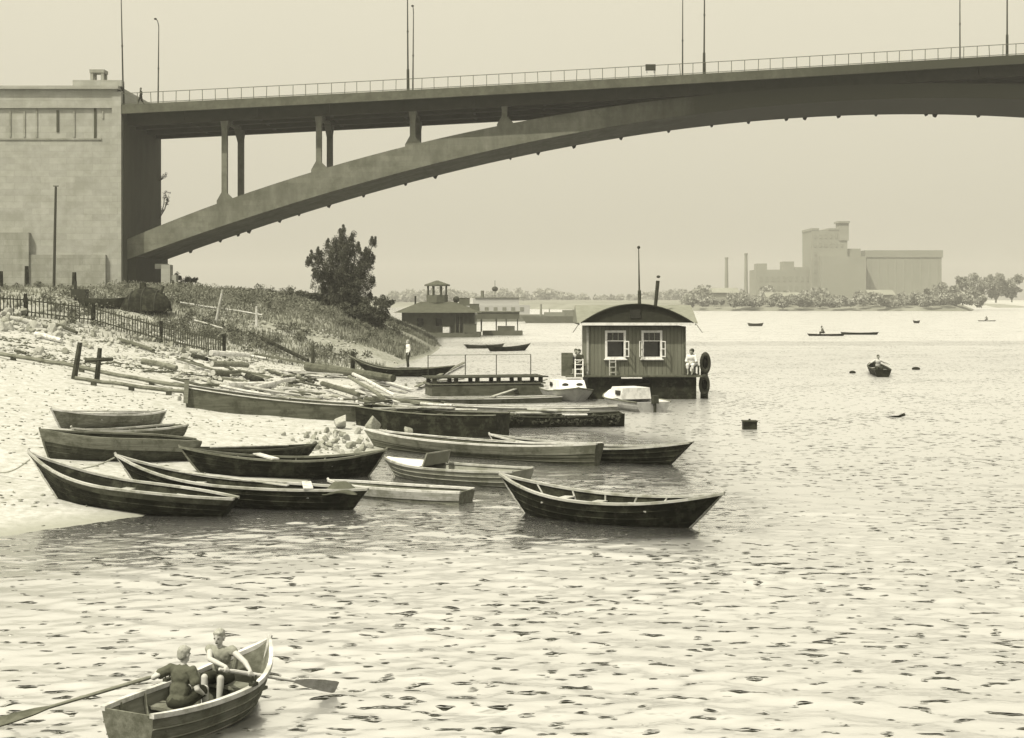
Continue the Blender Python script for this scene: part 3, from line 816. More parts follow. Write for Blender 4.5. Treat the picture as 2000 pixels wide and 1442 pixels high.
def tree(name, label, base, height, width, n, leaf, seed, m='leaf', mtrunk='bark', group=None, cat='tree', shape='upright', limbs=9):
    g = random.Random(seed)
    t = thing(name, label, cat, base, 0, group)
    mb = MB()
    H_, W_ = height, width / 2
    tr = max(0.02, height * 0.018)
    mb.path([(0, 0, -0.2), (0.02 * H_, 0, H_ * 0.35), (-0.01 * H_, 0, H_ * 0.7)], [tr * 1.4, tr, tr * 0.4], 7)
    cs, rs = [], []
    for i in range(limbs):
        a = TAU * i / limbs + g.uniform(-0.4, 0.4)
        if shape == 'upright':
            z1 = H_ * g.uniform(0.45, 1.0); out = W_ * g.uniform(0.35, 0.95) * (1.1 - 0.55 * abs(z1 / H_ - 0.6) * 2)
            z0 = H_ * g.uniform(0.08, 0.35)
        else:
            z1 = H_ * g.uniform(0.3, 0.9); out = W_ * g.uniform(0.4, 1.0); z0 = H_ * 0.05
        tip = Vector((math.cos(a) * out, math.sin(a) * out, z1))
        mid = Vector((tip.x * 0.45, tip.y * 0.45, z0 + (z1 - z0) * 0.5))
        mb.path([(0, 0, z0), mid, tip], [tr * 0.6, tr * 0.4, tr * 0.12], 5)
        for q in range(7):
            f = g.uniform(0.3, 1.0)
            p = mid.lerp(tip, f) if f > 0.5 else Vector((0, 0, z0)).lerp(mid, f * 2)
            cs.append((p.x + g.uniform(-1, 1) * W_ * 0.16, p.y + g.uniform(-1, 1) * W_ * 0.16, p.z + g.uniform(-0.3, 1) * H_ * 0.06))
            rs.append(W_ * g.uniform(0.12, 0.30))
        if shape == 'upright':                        # feathery leader at each limb tip
            for q in range(4):
                cs.append((tip.x * 1.02, tip.y * 1.02, tip.z + q * H_ * 0.028)); rs.append(W_ * (0.16 - 0.03 * q))
    mb.build('trunk', mtrunk, t)
    V, F = leaf_cloud(cs, rs, n, leaf, seed)
    V[:, 2] = np.maximum(V[:, 2], 0.02 * H_)
    mesh_np('crown', V, F, m, t)
    return t

# far trees, each its own crown
FT = [(1855, 540, 590, 1868), (1893, 531, 590, 60), (1925, 528, 592, 60), (1958, 527, 588, 62), (1985, 536, 588, 52), (1820, 560, 598, 60), (1775, 572, 600, 60), (1740, 580, 602, 46), (1880, 556, 596, 66)]
for i, (px, pt, pb, w) in enumerate([(1850, 544, 594, 50), (1880, 533, 594, 54), (1912, 529, 592, 58), (1945, 527, 589, 56), (1976, 533, 588, 50), (1818, 558, 600, 56), (1775, 570, 602, 60), (1862, 560, 600, 60), (1728, 583, 604, 50)]):
    Y = 690.0 if px < 1900 else 780.0
    a, b = at(px, pt, Y), at(px, pb, Y)
    lab = ['round hazy tree just past the silo block', 'second hazy tree past the silo block', 'tallest hazy tree of the clump by the beach', 'broad hazy tree above the pale beach', 'last hazy tree at the edge of the picture', 'hazy bushy tree in front of the silo end', 'low spreading tree in front of the silos', 'low hazy thicket under the tree clump', 'small bush at the foot of the middle block'][i]
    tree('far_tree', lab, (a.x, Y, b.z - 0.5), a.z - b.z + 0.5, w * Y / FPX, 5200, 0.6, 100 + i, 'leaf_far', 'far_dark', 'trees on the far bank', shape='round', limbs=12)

def thicket(name, label, x0, x1, Yf, hmax, n, size, seed, m='leaf_far', depth=14, zf=None):
    g = np.random.default_rng(seed)
    k = int((x1 - x0) / (hmax * 0.13)) + 4
    cx = g.uniform(x0, x1, k); cy = g.uniform(0, depth, k) + (Yf(cx) if callable(Yf) else Yf)
    hh = hmax * (0.35 + 0.65 * (0.5 + 0.5 * value_noise(cx, cx * 0, (x1 - x0) / 14, seed)))
    cz = hh * g.uniform(0.2, 0.8, k) + (zf(cx, cy) if zf else 2.5)
    V, F = leaf_cloud(np.stack([cx, cy, cz], 1), hh * 0.45, n, size, seed)
    o = mesh_np(name, V, F, m)
    o['kind'] = 'stuff'; o['label'] = label
    return o
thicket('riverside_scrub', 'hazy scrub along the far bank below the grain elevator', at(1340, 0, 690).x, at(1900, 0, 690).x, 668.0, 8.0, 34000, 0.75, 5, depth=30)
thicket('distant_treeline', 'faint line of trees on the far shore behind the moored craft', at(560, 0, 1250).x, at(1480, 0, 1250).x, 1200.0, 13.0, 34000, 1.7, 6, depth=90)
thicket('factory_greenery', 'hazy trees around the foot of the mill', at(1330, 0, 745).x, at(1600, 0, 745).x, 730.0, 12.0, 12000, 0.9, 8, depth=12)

# ---- craft moored at mid distance under the bank
def floating_house():
    Y = 186.0
    p = at(855, 662, Y)
    t = thing('landing_stage', 'dark floating landing stage with a hipped roof and a glazed lookout', 'landing stage', (p.x, Y, 0))
    k = Y / FPX
    w = 156 * k
    MB().box((0, 4, 0.1), (w + 0.6, 9, 0.9)).build('pontoon', 'barge_grey', t)
    MB().box((0, 4, 1.9), (w - 1.0, 7.4, 2.7)).build('wall', 'barge_house', t)
    zt = 3.25
    a, b = w / 2 + 0.5, 5.0
    MB().add([(-a, -1, zt), (a, -1, zt), (a, 9, zt), (-a, 9, zt), (-a * 0.42, 3, zt + 1.45), (a * 0.35, 3, zt + 1.45), (a * 0.35, 5, zt + 1.45), (-a * 0.42, 5, zt + 1.45)],
             [(0, 1, 5, 4), (1, 2, 6, 5), (2, 3, 7, 6), (3, 0, 4, 7), (4, 5, 6, 7), (0, 3, 2, 1)]).build('roof', 'barge_roof', t)
    for i in range(6):
        x = w / 2 - 0.2 - i * 0.55
        MB().box((x, -0.2, 1.85), (0.12, 0.12, 2.7)).build('veranda_post', 'barge_grey', t)
    MB().box((w / 2 - 2.6, 0.27, 1.7), (0.9, 0.1, 2.0)).build('door', 'iron', t)
    MB().box((-w / 2 + 3.0, 0.27, 2.0), (0.8, 0.1, 1.0)).build('window', 'window_dark', t); MB().box((-w / 2 + 5.4, 0.27, 2.0), (0.8, 0.1, 1.0)).build('window', 'window_dark', t)
    # lookout
    x = -4 * k
    MB().path([(x, 3.6, zt + 1.3), (x, 3.6, zt + 2.35)], [1.45, 1.45], 8).build('lookout_base', 'barge_house', t)
    for i in range(8):
        an = TAU * i / 8 + 0.39
        MB().box((x + 1.33 * math.cos(an), 3.6 + 1.33 * math.sin(an), zt + 2.95), (0.16, 0.16, 1.3), an).build('lookout_post', 'barge_grey', t)
    MB().path([(x, 3.6, zt + 3.55), (x, 3.6, zt + 3.75), (x, 3.6, zt + 4.3)], [1.75, 1.7, 0.15], 8).build('lookout_roof', 'barge_roof', t)
    MB().tube((x - 2.9, 3, zt + 0.7), (x - 2.9, 3, zt + 2.2), 0.12, 0.12, 6).build('stove_pipe', 'iron', t)
    MB().ball((x + 2.6, 3, zt + 1.75), 0.45).build('vent_hood', 'iron', t)
floating_house()
def stage_clutter():
    Y = 186.0; k = Y / FPX; g = random.Random(9)
    for px, py, w, h, lab in ((905, 600, 1.4, 1.0, 'dark crate on the landing stage roof edge'), (925, 612, 1.2, 0.9, 'small box at the end of the landing stage roof'), (872, 652, 0.9, 0.8, 'pale bundle at the landing stage wall'), (918, 655, 1.6, 1.1, 'dark cargo box on the landing stage deck')):
        p = at(px, py, Y - 0.8)
        z0 = 4.15 if py < 630 else 0.6
        t = thing('cargo_crate', lab, 'crate', (p.x, Y - 0.1 if py > 630 else Y + 3.0, z0 - (0.7 if py == 612 else 0)), R(g.uniform(-15, 15)), 'crates on the landing stage')
        MB().box((0, 0, h / 2), (w, 0.7, h)).build('box', 'barge_grey' if 'pale' not in lab else 'white_paint', t)
        MB().box((0, 0, h + 0.03), (w + 0.06, 0.76, 0.07)).build('lid', 'barge_house', t)
stage_clutter()

def canopy_stage():
    Y = 196.0; k = Y / FPX
    p = at(976, 668, Y)
    t = thing('canopy_pontoon', 'floating pontoon with a flat canopy on thin posts beyond the landing stage', 'pontoon', (p.x, Y, 0))
    MB().box((0.4, 2, 0.2), (5.6, 4, 0.8)).build('float', 'barge_grey', t)
    MB().box((-0.2, 2, 2.75), (5.9, 4.6, 0.95)).build('canopy', 'barge_house', t)
    MB().box((-0.2, 2, 3.3), (6.1, 4.8, 0.16)).build('canopy_roof', 'roof_felt', t)
    for x in (-2.6, -0.5, 0.9, 2.5):
        for y in (0.2, 3.8): MB().box((x, y, 1.4), (0.14, 0.14, 1.9)).build('post', 'barge_grey', t)
    MB().box((0.9, 0.3, 0.9), (2.4, 0.1, 0.8)).build('rail_panel', 'barge_grey', t)
canopy_stage()

def steamer():
    Y = 330.0; k = Y / FPX
    p = at(970, 628, Y)
    t = thing('river_steamer', 'pale river steamer with a dark round lookout on its mast', 'steamer', (p.x, Y, 0), R(12))
    MB().extrude([(-10, -2.6, 0), (11, -2.6, 0), (13.5, 0, 0), (11, 2.6, 0), (-10, 2.6, 0)], (0, 0, 1.6)).build('hull', 'roof_felt', t)
    MB().box((-1, 0, 2.7), (17, 4.2, 2.2)).build('main_cabin', 'cloth_pale', t)
    MB().box((-0.5, 0, 4.6), (11, 3.6, 1.7)).build('upper_cabin', 'cloth_pale', t)
    MB().box((0.5, 0, 5.55), (12, 4, 0.2)).build('upper_roof', 'roof_felt', t)
    for i in range(7): MB().box((-7 + i * 2.1, -2.13, 2.9), (0.9, 0.1, 0.9)).build('window', 'far_dark', t)
    MB().tube((-0.4, 0, 5.5), (-0.4, 0, 9.6), 0.09, 0.06, 6).build('mast', 'iron_far', t)
    MB().ball((-0.4, 0, 7.6), (0.75, 0.75, 0.62)).build('lookout', 'iron', t)
    MB().tube((-3.4, 0, 5.5), (-3.4, 0, 7.2), 0.4, 0.4, 8).build('funnel', 'iron_far', t)
steamer()

for i, (px0, px1, pw, lab) in enumerate(((1018, 1135, 631, 'long low barge moored far off beside the houseboat roof'), (900, 1020, 634, 'far pale barge lying beyond the steamer'))):
    Y = CAM_H * FPX / (pw - HY) + i * 60
    a, b = at(px0, pw, Y), at(px1, pw, Y)
    t = thing('river_barge', lab, 'barge', ((a.x + b.x) / 2, Y, 0), 0, 'far barges')
    L = b.x - a.x
    MB().extrude([(-L / 2, -2, 1.5), (-L / 2 + 1.2, -2, -0.3), (L / 2 - 1.2, -2, -0.3), (L / 2, -2, 1.5)], (0, 4.5, 0)).build('hull', 'barge_grey' if i == 0 else 'roof_felt', t)
    MB().box((L * 0.28, 0, 2.1), (2.4, 2.6, 1.4)).build('deck_house', 'roof_felt', t)
    MB().box((L * 0.05, 0, 1.9), (4.4, 3, 0.9)).build('cargo', 'far_dark', t)
    if i == 0:
        MB().tube((-L * 0.17, 0, 1.4), (-L * 0.17, 0, 4.1), 0.28, 0.2, 6).build('derrick', 'far_dark', t)
        MB().tube((-L * 0.03, 0, 1.4), (-L * 0.03, 0, 3.1), 0.14, 0.1, 6).build('post', 'far_dark', t)
        MB().box((L * 0.4, 0, 2.0), (1.2, 1.2, 1.8)).build('winch', 'far_dark', t)
# ================================================================== BOATS
def hull_pts(u, L, spec, inner=0.0):
    """section of a hull at u (0 stern .. 1 bow): list of points port sheer -> keel -> starboard sheer"""
    beam, hm, hb, hs, rb, rs, ts, flat, pb = (spec[k] for k in ('beam', 'hm', 'hb', 'hs', 'rb', 'rs', 'ts', 'flat', 'pb'))
    t = 2 * u - 1
    if t >= 0:
        b = 1 - abs(t) ** pb
        zs = hm + (hb - hm) * t ** 2.2
    else:
        b = ts + (1 - ts) * (1 - abs(t) ** pb)
        zs = hm + (hs - hm) * abs(t) ** 2.0
    half = max(0.012, beam / 2 * b - inner)
    if inner and b < 0.02: half = 0.006
    xs = L * (u - 0.5)
    xk = -L / 2 + rs + (L - rs - rb) * u
    zk = inner + 0.10 * max(0, t) ** 3 * hb * 0.5 + 0.06 * max(0, -t) ** 3 * hs
    fb = flat * half
    pts = []
    m = 5
    for j in range(m + 1):                      # sheer (j=0) down to chine/keel (j=m)
        v = j / m
        q0 = Vector((xs, half, zs)); q2 = Vector((xk, fb, zk))
        q1 = Vector(((xs + xk) / 2 * 0.4 + xk * 0.6, half * (0.92 if flat < 0.3 else 0.86), zk + (zs - zk) * 0.22))
        p = q0 * (1 - v) ** 2 + q1 * 2 * v * (1 - v) + q2 * v ** 2
        pts.append(p)
    port = pts
    star = [Vector((p.x, -p.y, p.z)) for p in reversed(pts)]
    return port + star

def hull_mesh(L, spec, th=0.03, n=22):
    mb = MB()
    us = [i / (n - 1) for i in range(n)]
    outer = [hull_pts(u, L, spec) for u in us]
    w = len(outer[0])
    ui = [0.012 + 0.976 * i / (n - 1) for i in range(n)]
    inner = [hull_pts(u, L, spec, th) for u in ui]
    for S in inner:
        S[0].z = S[0].z; 
    for S in outer + inner: mb.v += S
    def f(a, b, c, d): mb.f.append((a, b, c, d))
    o0, i0 = 0, n * w
    for i in range(n - 1):
        for j in range(w - 1):
            f(o0 + i * w + j, o0 + i * w + j + 1, o0 + (i + 1) * w + j + 1, o0 + (i + 1) * w + j)
            f(i0 + i * w + j, i0 + (i + 1) * w + j, i0 + (i + 1) * w + j + 1, i0 + i * w + j + 1)
        for j in (0, w - 1):                     # rim
            f(o0 + i * w + j, o0 + (i + 1) * w + j, i0 + (i + 1) * w + j, i0 + i * w + j)
    for e in (0, n - 1):                         # end closures: ring between outer and inner, plus the plates
        for j in range(w - 1):
            pass
        mb.f.append(tuple(o0 + e * w + j for j in range(w)))
        mb.f.append(tuple(i0 + e * w + j for j in range(w))[::-1])
        f(o0 + e * w, o0 + e * w + w - 1, i0 + e * w + w - 1, i0 + e * w)
    return mb

def boat(name, label, bow, stern, beam=1.2, hm=0.45, hb=0.8, hs=0.6, rb=0.5, rs=0.35, ts=0.0, flat=0.45, pb=2.4, draft=0.14, afloat=True,
         hull='tarred_wood', gun='pale_wood', thwarts=(0.3, 0.5, 0.72), ribs=0, seat='pale_wood', group='boats drawn up at the river bank', cat='rowing boat',
         strake=None, roll=0.0, floor=None, deck=None, world_ends=None, wide_gun=0.075, seams=True):
    """a boat from the pixels of its two end tips (bow, stern); keel line follows the ground where it is drawn up"""
    def solve(px, h):
        z = h - draft
        p = on_level(px[0], px[1], z)
        for _ in range(12):
            base = -draft if afloat else max(gz(p.x, p.y) - 0.05, -draft)
            q = on_level(px[0], px[1], base + h)
            p = p.lerp(q, 0.6)
        return p, (-draft if afloat else max(gz(p.x, p.y) - 0.05, -draft))
    if world_ends: (A, ka), (B, kb) = world_ends
    else:
        A, ka = solve(bow, hb); B, kb = solve(stern, hs)
    d = Vector((A.x - B.x, A.y - B.y, 0)); L = d.length
    c = Vector(((A.x + B.x) / 2, (A.y + B.y) / 2, (ka + kb) / 2))
    root = thing(name, label, cat, c, 0, group)
    pitch = math.atan2(ka - kb, L)
    root.rotation_euler = (roll, -pitch, math.atan2(d.y, d.x))
    spec = dict(beam=beam, hm=hm, hb=hb, hs=hs, rb=rb, rs=rs, ts=ts, flat=flat, pb=pb)
    hull_mesh(L, spec).build('hull', hull, root, smooth=False)
    us = [i / 23 for i in range(24)]
    # gunwales
    for side in (0, -1):
        mb = MB(); P = [hull_pts(u, L, spec)[side] for u in us]
        g = wide_gun; sgn = 1 if side == 0 else -1
        for p in P:
            mb.v += [p + Vector((0, sgn * 0.012, 0.022)), p + Vector((0, sgn * 0.012, -0.03)), p + Vector((0, -sgn * g * (0.25 + 0.75 * min(1, abs(p.y) / 0.15)), -0.03)), p + Vector((0, -sgn * g * (0.25 + 0.75 * min(1, abs(p.y) / 0.15)), 0.022))]
        for i in range(len(P) - 1):
            for k in range(4): mb.f.append((4 * i + k, 4 * i + 4 + k, 4 * i + 4 + (k + 1) % 4, 4 * i + (k + 1) % 4))
        q = 4 * len(P); mb.f += [(0, 1, 2, 3), (q - 4, q - 3, q - 2, q - 1)]
        mb.build('gunwale', gun, root)
        if strake:                                # paler top strake, set proud of the hull
            sm, sh = strake
            mb = MB()
            for u in us:
                S = hull_pts(u, L, spec); S = S if side == 0 else S[::-1]
                top = S[0]; k = sh / max(0.05, (top.z - S[-1 if False else 5].z)); j = min(4.0, 5 * k * 0.8)
                j0 = int(j); low = S[j0].lerp(S[j0 + 1], j - j0)
                off = Vector((0, sgn * 0.016, 0))
                mb.v += [top + off + Vector((0, 0, -0.032)), low + off, low - off * 0.2, top - off * 0.2 + Vector((0, 0, -0.032))]
            for i in range(len(us) - 1):
                for kk in range(4): mb.f.append((4 * i + kk, 4 * i + 4 + kk, 4 * i + 4 + (kk + 1) % 4, 4 * i + (kk + 1) % 4))
            mb.build('top_strake', sm, root)
    # overlapping planks: the proud lower edge of each strake
    if seams:
        for side in (1, -1):
            for v in (1, 2, 3):
                P = []
                for u in us:
                    S = hull_pts(u, L, spec); S = S if side == 1 else S[::-1]
                    P.append(S[v] + Vector((0, side * 0.004, 0)))
                MB().path(P, 0.011, 4).build('strake_edge', hull, root)
    # stem and, on double-enders, stern post
    S = hull_pts(1.0, L, spec); mb = MB()
    mb.path([S[0] + Vector((0.01, -0.012, 0.05)), S[2] + Vector((0.015, 0, 0)), S[5]], [0.03, 0.03, 0.025], 6).build('stem', gun if gun != 'white_paint' else hull, root)
    if ts < 0.05:
        S = hull_pts(0.0, L, spec)
        MB().path([S[0] + Vector((-0.01, -0.012, 0.05)), S[2] + Vector((-0.015, 0, 0)), S[5]], [0.03, 0.03, 0.025], 6).build('stern_post', gun, root)
    for u in thwarts:
        S = hull_pts(u, L, spec, 0.03); j = 1 if hm < 0.4 else 2
        y = S[j].y; z = S[0].z - min(0.17, hm * 0.35)
        MB().box((S[0].x, 0, z), (0.24, max(0.1, 2 * S[1].y - 0.01), 0.035)).build('thwart', seat, root)
    for i in range(ribs):
        u = 0.14 + 0.72 * i / max(1, ribs - 1)
        S = hull_pts(u, L, spec, 0.045)
        MB().path([p + Vector((0, 0, -0.01 if k in (0, len(S) - 1) else 0)) for k, p in enumerate(S)], 0.022, 4).build('rib', seat, root)
    if floor:
        u0, u1 = 0.15, 0.8
        for k in range(4):
            y = (k - 1.5) * beam * 0.13
            MB().beam((L * (u0 - 0.5), y, 0.075), (L * (u1 - 0.5), y, 0.085), beam * 0.115, 0.02).build('floor_board', floor, root)
    if deck:
        for u0, u1 in deck:
            mb = MB(); uu = [u0 + (u1 - u0) * i / 8 for i in range(9)]
            for u in uu:
                S = hull_pts(u, L, spec)
                mb.v += [S[0] + Vector((0, 0, 0.012)), (S[0] + S[-1]) / 2 + Vector((0, 0, 0.05)), S[-1] + Vector((0, 0, 0.012))]
            for i in range(8):
                for k in (0, 1): mb.f.append((3 * i + k, 3 * i + k + 1, 3 * i + 4 + k, 3 * i + 3 + k))
            mb.build('deck', 'white_paint', root)
    root['_len'] = L
    del root['_len']
    return root, L, spec

G1 = 'boats drawn up at the river bank'
bt_a = boat('rowing_boat', 'pale weathered rowing boat with ribs showing, highest on the sand', (97, 799), (324, 802), 1.25, 0.42, 0.62, 0.5, 0.4, 0.3, afloat=False, hull='grey_wood', gun='bleached_wood', ribs=7, seat='bleached_wood', thwarts=(0.35, 0.66))
boat('rowing_boat', 'small grey skiff with a rounded stern squeezed behind the dark planked boat', (138, 836), (353, 829), 1.15, 0.36, 0.5, 0.42, 0.4, 0.1, ts=0.55, pb=2.8, afloat=False, hull='mid_wood', gun='pale_wood', ribs=4, seat='pale_wood', thwarts=(0.28, 0.55))
boat('rowing_boat', 'dark boat with a wide grey upper plank and blunt bow on the sand', (72, 838), (385, 860), 1.15, 0.68, 0.82, 0.6, 0.3, 0.15, ts=0.5, afloat=False, hull='dark_wood', gun='grey_wood', strake=('grey_wood', 0.28), roll=R(-4))
bt_d = boat('rowing_boat', 'long low dark boat half hidden behind the grey planked one', (330, 872), (617, 868), 1.1, 0.36, 0.46, 0.46, 0.4, 0.4, afloat=False, hull='tarred_wood', gun='dark_wood', thwarts=(0.5,))
boat('rowing_boat', 'dark rowing boat with a high sharp bow, nearest on the sand', (49, 882), (459, 973), 1.3, 0.55, 1.05, 0.55, 0.85, 0.3, ts=0.25, afloat=False, hull='tarred_wood', gun='pale_wood', strake=('dark_wood', 0.14), thwarts=(0.3, 0.55), wide_gun=0.07)
bt_f = boat('rowing_boat', 'long dark rowing boat with a pale rail carrying a grey cloth', (221, 888), (717, 955), 1.3, 0.52, 0.98, 0.62, 0.8, 0.4, ts=0.1, afloat=False, hull='tarred_wood', gun='pale_wood', thwarts=(0.22, 0.45, 0.68), wide_gun=0.08)
bt_g = boat('rowing_boat', 'slender dark boat with thin raised bow between the tarred boats', (345, 873), (752, 878), 1.15, 0.5, 0.72, 0.85, 0.6, 0.5, afloat=False, hull='tarred_wood', gun='grey_wood', ribs=6, seat='grey_wood', thwarts=(0.3, 0.55))
boat('flat_skiff', 'low pale flat-bottomed skiff with square end lying in shallow water', (640, 938), (913, 958), 1.0, 0.4, 0.45, 0.42, 0.5, 0.06, ts=0.8, flat=0.85, pb=3.2, hull='grey_wood', gun='bleached_wood', strake=('pale_wood', 0.2), thwarts=(0.3, 0.6), group=G1, cat='skiff')
bt_j = boat('rowing_boat', 'long grey boat with pointed bow resting on the stone heap', (712, 838), (1172, 866), 1.25, 0.56, 0.72, 0.78, 0.5, 0.12, ts=0.35, hull='mid_wood', gun='bleached_wood', strake=('grey_wood', 0.26), thwarts=(0.3, 0.5, 0.75), draft=0.12)
boat('rowing_boat', 'dark boat with square stern behind the long grey boat', (955, 848), (1351, 864), 1.15, 0.52, 0.72, 0.82, 0.5, 0.75, ts=0.3, hull='tarred_wood', gun='pale_wood', thwarts=(0.35, 0.6), draft=0.12)
big_boat = boat('rowing_boat', 'large tarred rowing boat with pale rail afloat apart from the others', (975, 925), (1415, 964), 1.55, 0.62, 1.0, 0.92, 0.75, 0.85, hull='tarred_wood', gun='pale_wood', ribs=6, thwarts=(0.3, 0.44, 0.58, 0.72), seat='pale_wood', draft=0.14, floor='grey_wood', group='boats drawn up at the river bank', wide_gun=0.085)

# loose oars and boards left in the boats
def loose(label, bt, u0, u1, y0, y1, dz, kind):
    """an oar or board resting on a boat's thwarts or rails"""
    root, L_, sp = bt
    def P(u, y):
        S = hull_pts(u, L_, sp); h = S[0].y
        return parent_matrix(root) @ Vector((S[0].x, y * h, S[0].z + dz))
    A, B = P(u0, y0), P(u1, y1)
    t = thing('loose_oar' if kind == 'oar' else 'loose_board', label, 'oar' if kind == 'oar' else 'board', A, 0, 'oars and boards left in the boats')
    d_ = (B - A).normalized()
    if kind == 'oar':
        MB().path([A, B - d_ * 0.6], [0.022, 0.02], 7).build('shaft', 'pale_wood', t, world=True)
        MB().beam(B - d_ * 0.62, B, 0.13, 0.02).build('blade', 'pale_wood', t, world=True)
    else: MB().beam(A, B, 0.22, 0.035).build('board', 'bleached_wood', t, world=True)
loose('pale board laid across the slender dark boat', bt_g, 0.62, 0.56, -1.04, 1.04, 0.045, 'board')
loose('oar lying along the long dark boat', bt_f, 0.75, 0.3, -0.3, 0.2, 0.04, 'oar')
loose('pale board on the stern of the long dark boat beside the cloth', bt_f, 0.27, 0.2, -1.05, 1.05, 0.045, 'board')
loose('oar lying in the pale weathered boat on the sand', bt_a, 0.8, 0.2, -0.3, 0.35, 0.05, 'oar')
loose('oar lying in the long grey boat by the stone heap', bt_j, 0.8, 0.35, 0.35, -0.3, 0.05, 'oar')
loose('oar lying on the low dark boat behind the planked one', bt_d, 0.75, 0.2, 0.2, -0.2, 0.04, 'oar')
wb = thing('loose_board', 'white board resting on the mossy barge', 'board', (0, 0, 0), 0, 'oars and boards left in the boats')

# grey cloth thrown over the stern of the long dark boat
def cloth_heap(label, c, sx, sy, sz, seed, m='canvas'):
    g = np.random.default_rng(seed); n = 16
    u = np.linspace(-1, 1, n); X, Y = np.meshgrid(u, u)
    Z = np.clip(1 - (np.abs(X) ** 2.5 + np.abs(Y) ** 2.5) ** 0.7, -0.1, 1) * (0.8 + 0.35 * value_noise(X, Y, 0.45, seed))
    V = np.stack([X.ravel() * sx, Y.ravel() * sy, Z.ravel() * sz], 1)
    o = mesh_np('cloth_heap', V, grid_faces(n, n), m, smooth=True)
    sm = o.modifiers.new('thickness', 'SOLIDIFY'); sm.thickness = 0.02
    o.location = c
    return tag(o, label, 'cloth')
S_ = hull_pts(0.1, bt_f[1], bt_f[2])
cl_ = parent_matrix(bt_f[0]) @ Vector((S_[0].x, 0.05, S_[0].z - 0.06))
cloth_heap('grey cloth bundled on the stern of the long dark boat', cl_, 0.4, 0.3, 0.36, 3)

# ---- motor boats
def motor_boat(label, bow, stern, beam, hull, screen_u, **kw):
    root, L, spec = boat('motor_boat', label, bow, stern, beam, hull=hull, cat='motor boat', group='motor boats', **kw)
    S = hull_pts(screen_u, L, spec)
    x, y, z = S[0].x, S[0].y * 0.82, S[0].z
    # raked windscreen
    mb = MB(); mb.beam((x, -y, z), (x - 0.12, -y * 0.92, z + 0.36), 0.035, 0.035); mb.beam((x, y, z), (x - 0.12, y * 0.92, z + 0.36), 0.035, 0.035)
    mb.beam((x - 0.12, -y * 0.92, z + 0.36), (x - 0.12, y * 0.92, z + 0.36), 0.035, 0.035); mb.build('windscreen_frame', 'grey_paint', root)
    MB().extrude([(x - 0.01, -y, z + 0.02), (x - 0.01, y, z + 0.02), (x - 0.125, y * 0.9, z + 0.35), (x - 0.125, -y * 0.9, z + 0.35)], (0.012, 0, 0)).build('windscreen', 'roof_felt', root)
    return root, L, spec
mo, Lm, sm_ = motor_boat('grey motor boat with upright windscreen and pale foredeck among the moored boats', (750, 893), (1022, 918), 1.45, 'grey_paint', 0.62, hm=0.5, hb=0.62, hs=0.56, rb=0.45, rs=0.1, ts=0.75, flat=0.5, pb=2.6, gun='pale_wood', thwarts=(0.25, 0.45), deck=((0.64, 0.97),), draft=0.12)

# white cabin launches at the houseboat
def launch(label, loc, rz, L, beam, flip):
    spec = dict(beam=beam, hm=0.62, hb=0.85, hs=0.6, rb=0.7, rs=0.1, ts=0.8, flat=0.5, pb=2.6)
    t = thing('white_launch', label, 'motor boat', loc, rz, 'white launches at the houseboat')
    hull_mesh(L, spec).build('hull', 'white_paint', t)
    for side in (0, -1):
        mb = MB(); P = [hull_pts(i / 15, L, spec)[side] for i in range(16)]
        mb.path(P, 0.035, 6).build('rubbing_strake', 'grey_wood', t)
    mb = MB()                                    # foredeck
    uu = [0.5 + 0.49 * i / 8 for i in range(9)]
    for u in uu:
        S = hull_pts(u, L, spec); mb.v += [S[0] + Vector((0, 0, 0.01)), (S[0] + S[-1]) / 2 + Vector((0, 0, 0.07)), S[-1] + Vector((0, 0, 0.01))]
    for i in range(8):
        for k in (0, 1): mb.f.append((3 * i + k, 3 * i + k + 1, 3 * i + 4 + k, 3 * i + 3 + k))
    mb.build('foredeck', 'white_paint', t)
    # trunk cabin with sloping front
    x0, x1, y = -L * 0.12, L * 0.2, beam * 0.36
    z0, z1 = 0.62, 1.12
    cab = MB().add([(x0, -y, z0), (x1 + 0.3, -y * 0.8, z0 + 0.1), (x1 + 0.3, y * 0.8, z0 + 0.1), (x0, y, z0), (x0, -y * 0.9, z1), (x1 - 0.1, -y * 0.75, z1), (x1 - 0.1, y * 0.75, z1), (x0, y * 0.9, z1)],
                  [(0, 1, 5, 4), (1, 2, 6, 5), (2, 3, 7, 6), (3, 0, 4, 7), (4, 5, 6, 7), (0, 3, 2, 1)]).build('cabin', 'white_paint', t)
    for s in (-1, 1):
        MB().ball((x1 + 0.12, s * y * 0.42, z0 + 0.3), (0.05, 0.17, 0.09)).build('front_window', 'window_dark', t)
        MB().box((x0 + 0.4, s * (y * 0.96), z0 + 0.28), (0.45, 0.04, 0.2)).build('side_window', 'window_dark', t)
    MB().box((x0 - 0.35, 0, 0.42), (0.3, beam * 0.72, 0.05)).build('thwart', 'pale_wood', t)
    ob = MB(); ob.box((-L / 2 - 0.12, 0, 0.72), (0.26, 0.24, 0.34)); ob.box((-L / 2 - 0.12, 0, 0.3), (0.1, 0.1, 0.7))
    ob.build('outboard_motor', 'iron', t)
    return t
p = on_level(1112, 786, 0)
launch('white cabin launch with two oval windows, moored at the houseboat ladder side', (p.x, p.y + 2.0, -0.15), R(-80), 4.8, 2.3, 1)
p = on_level(1256, 806, 0)
launch('white launch with its stern motor towards us, below the houseboat windows', (p.x - 0.35, p.y + 2.0, -0.15), R(112), 4.3, 2.05, 0)

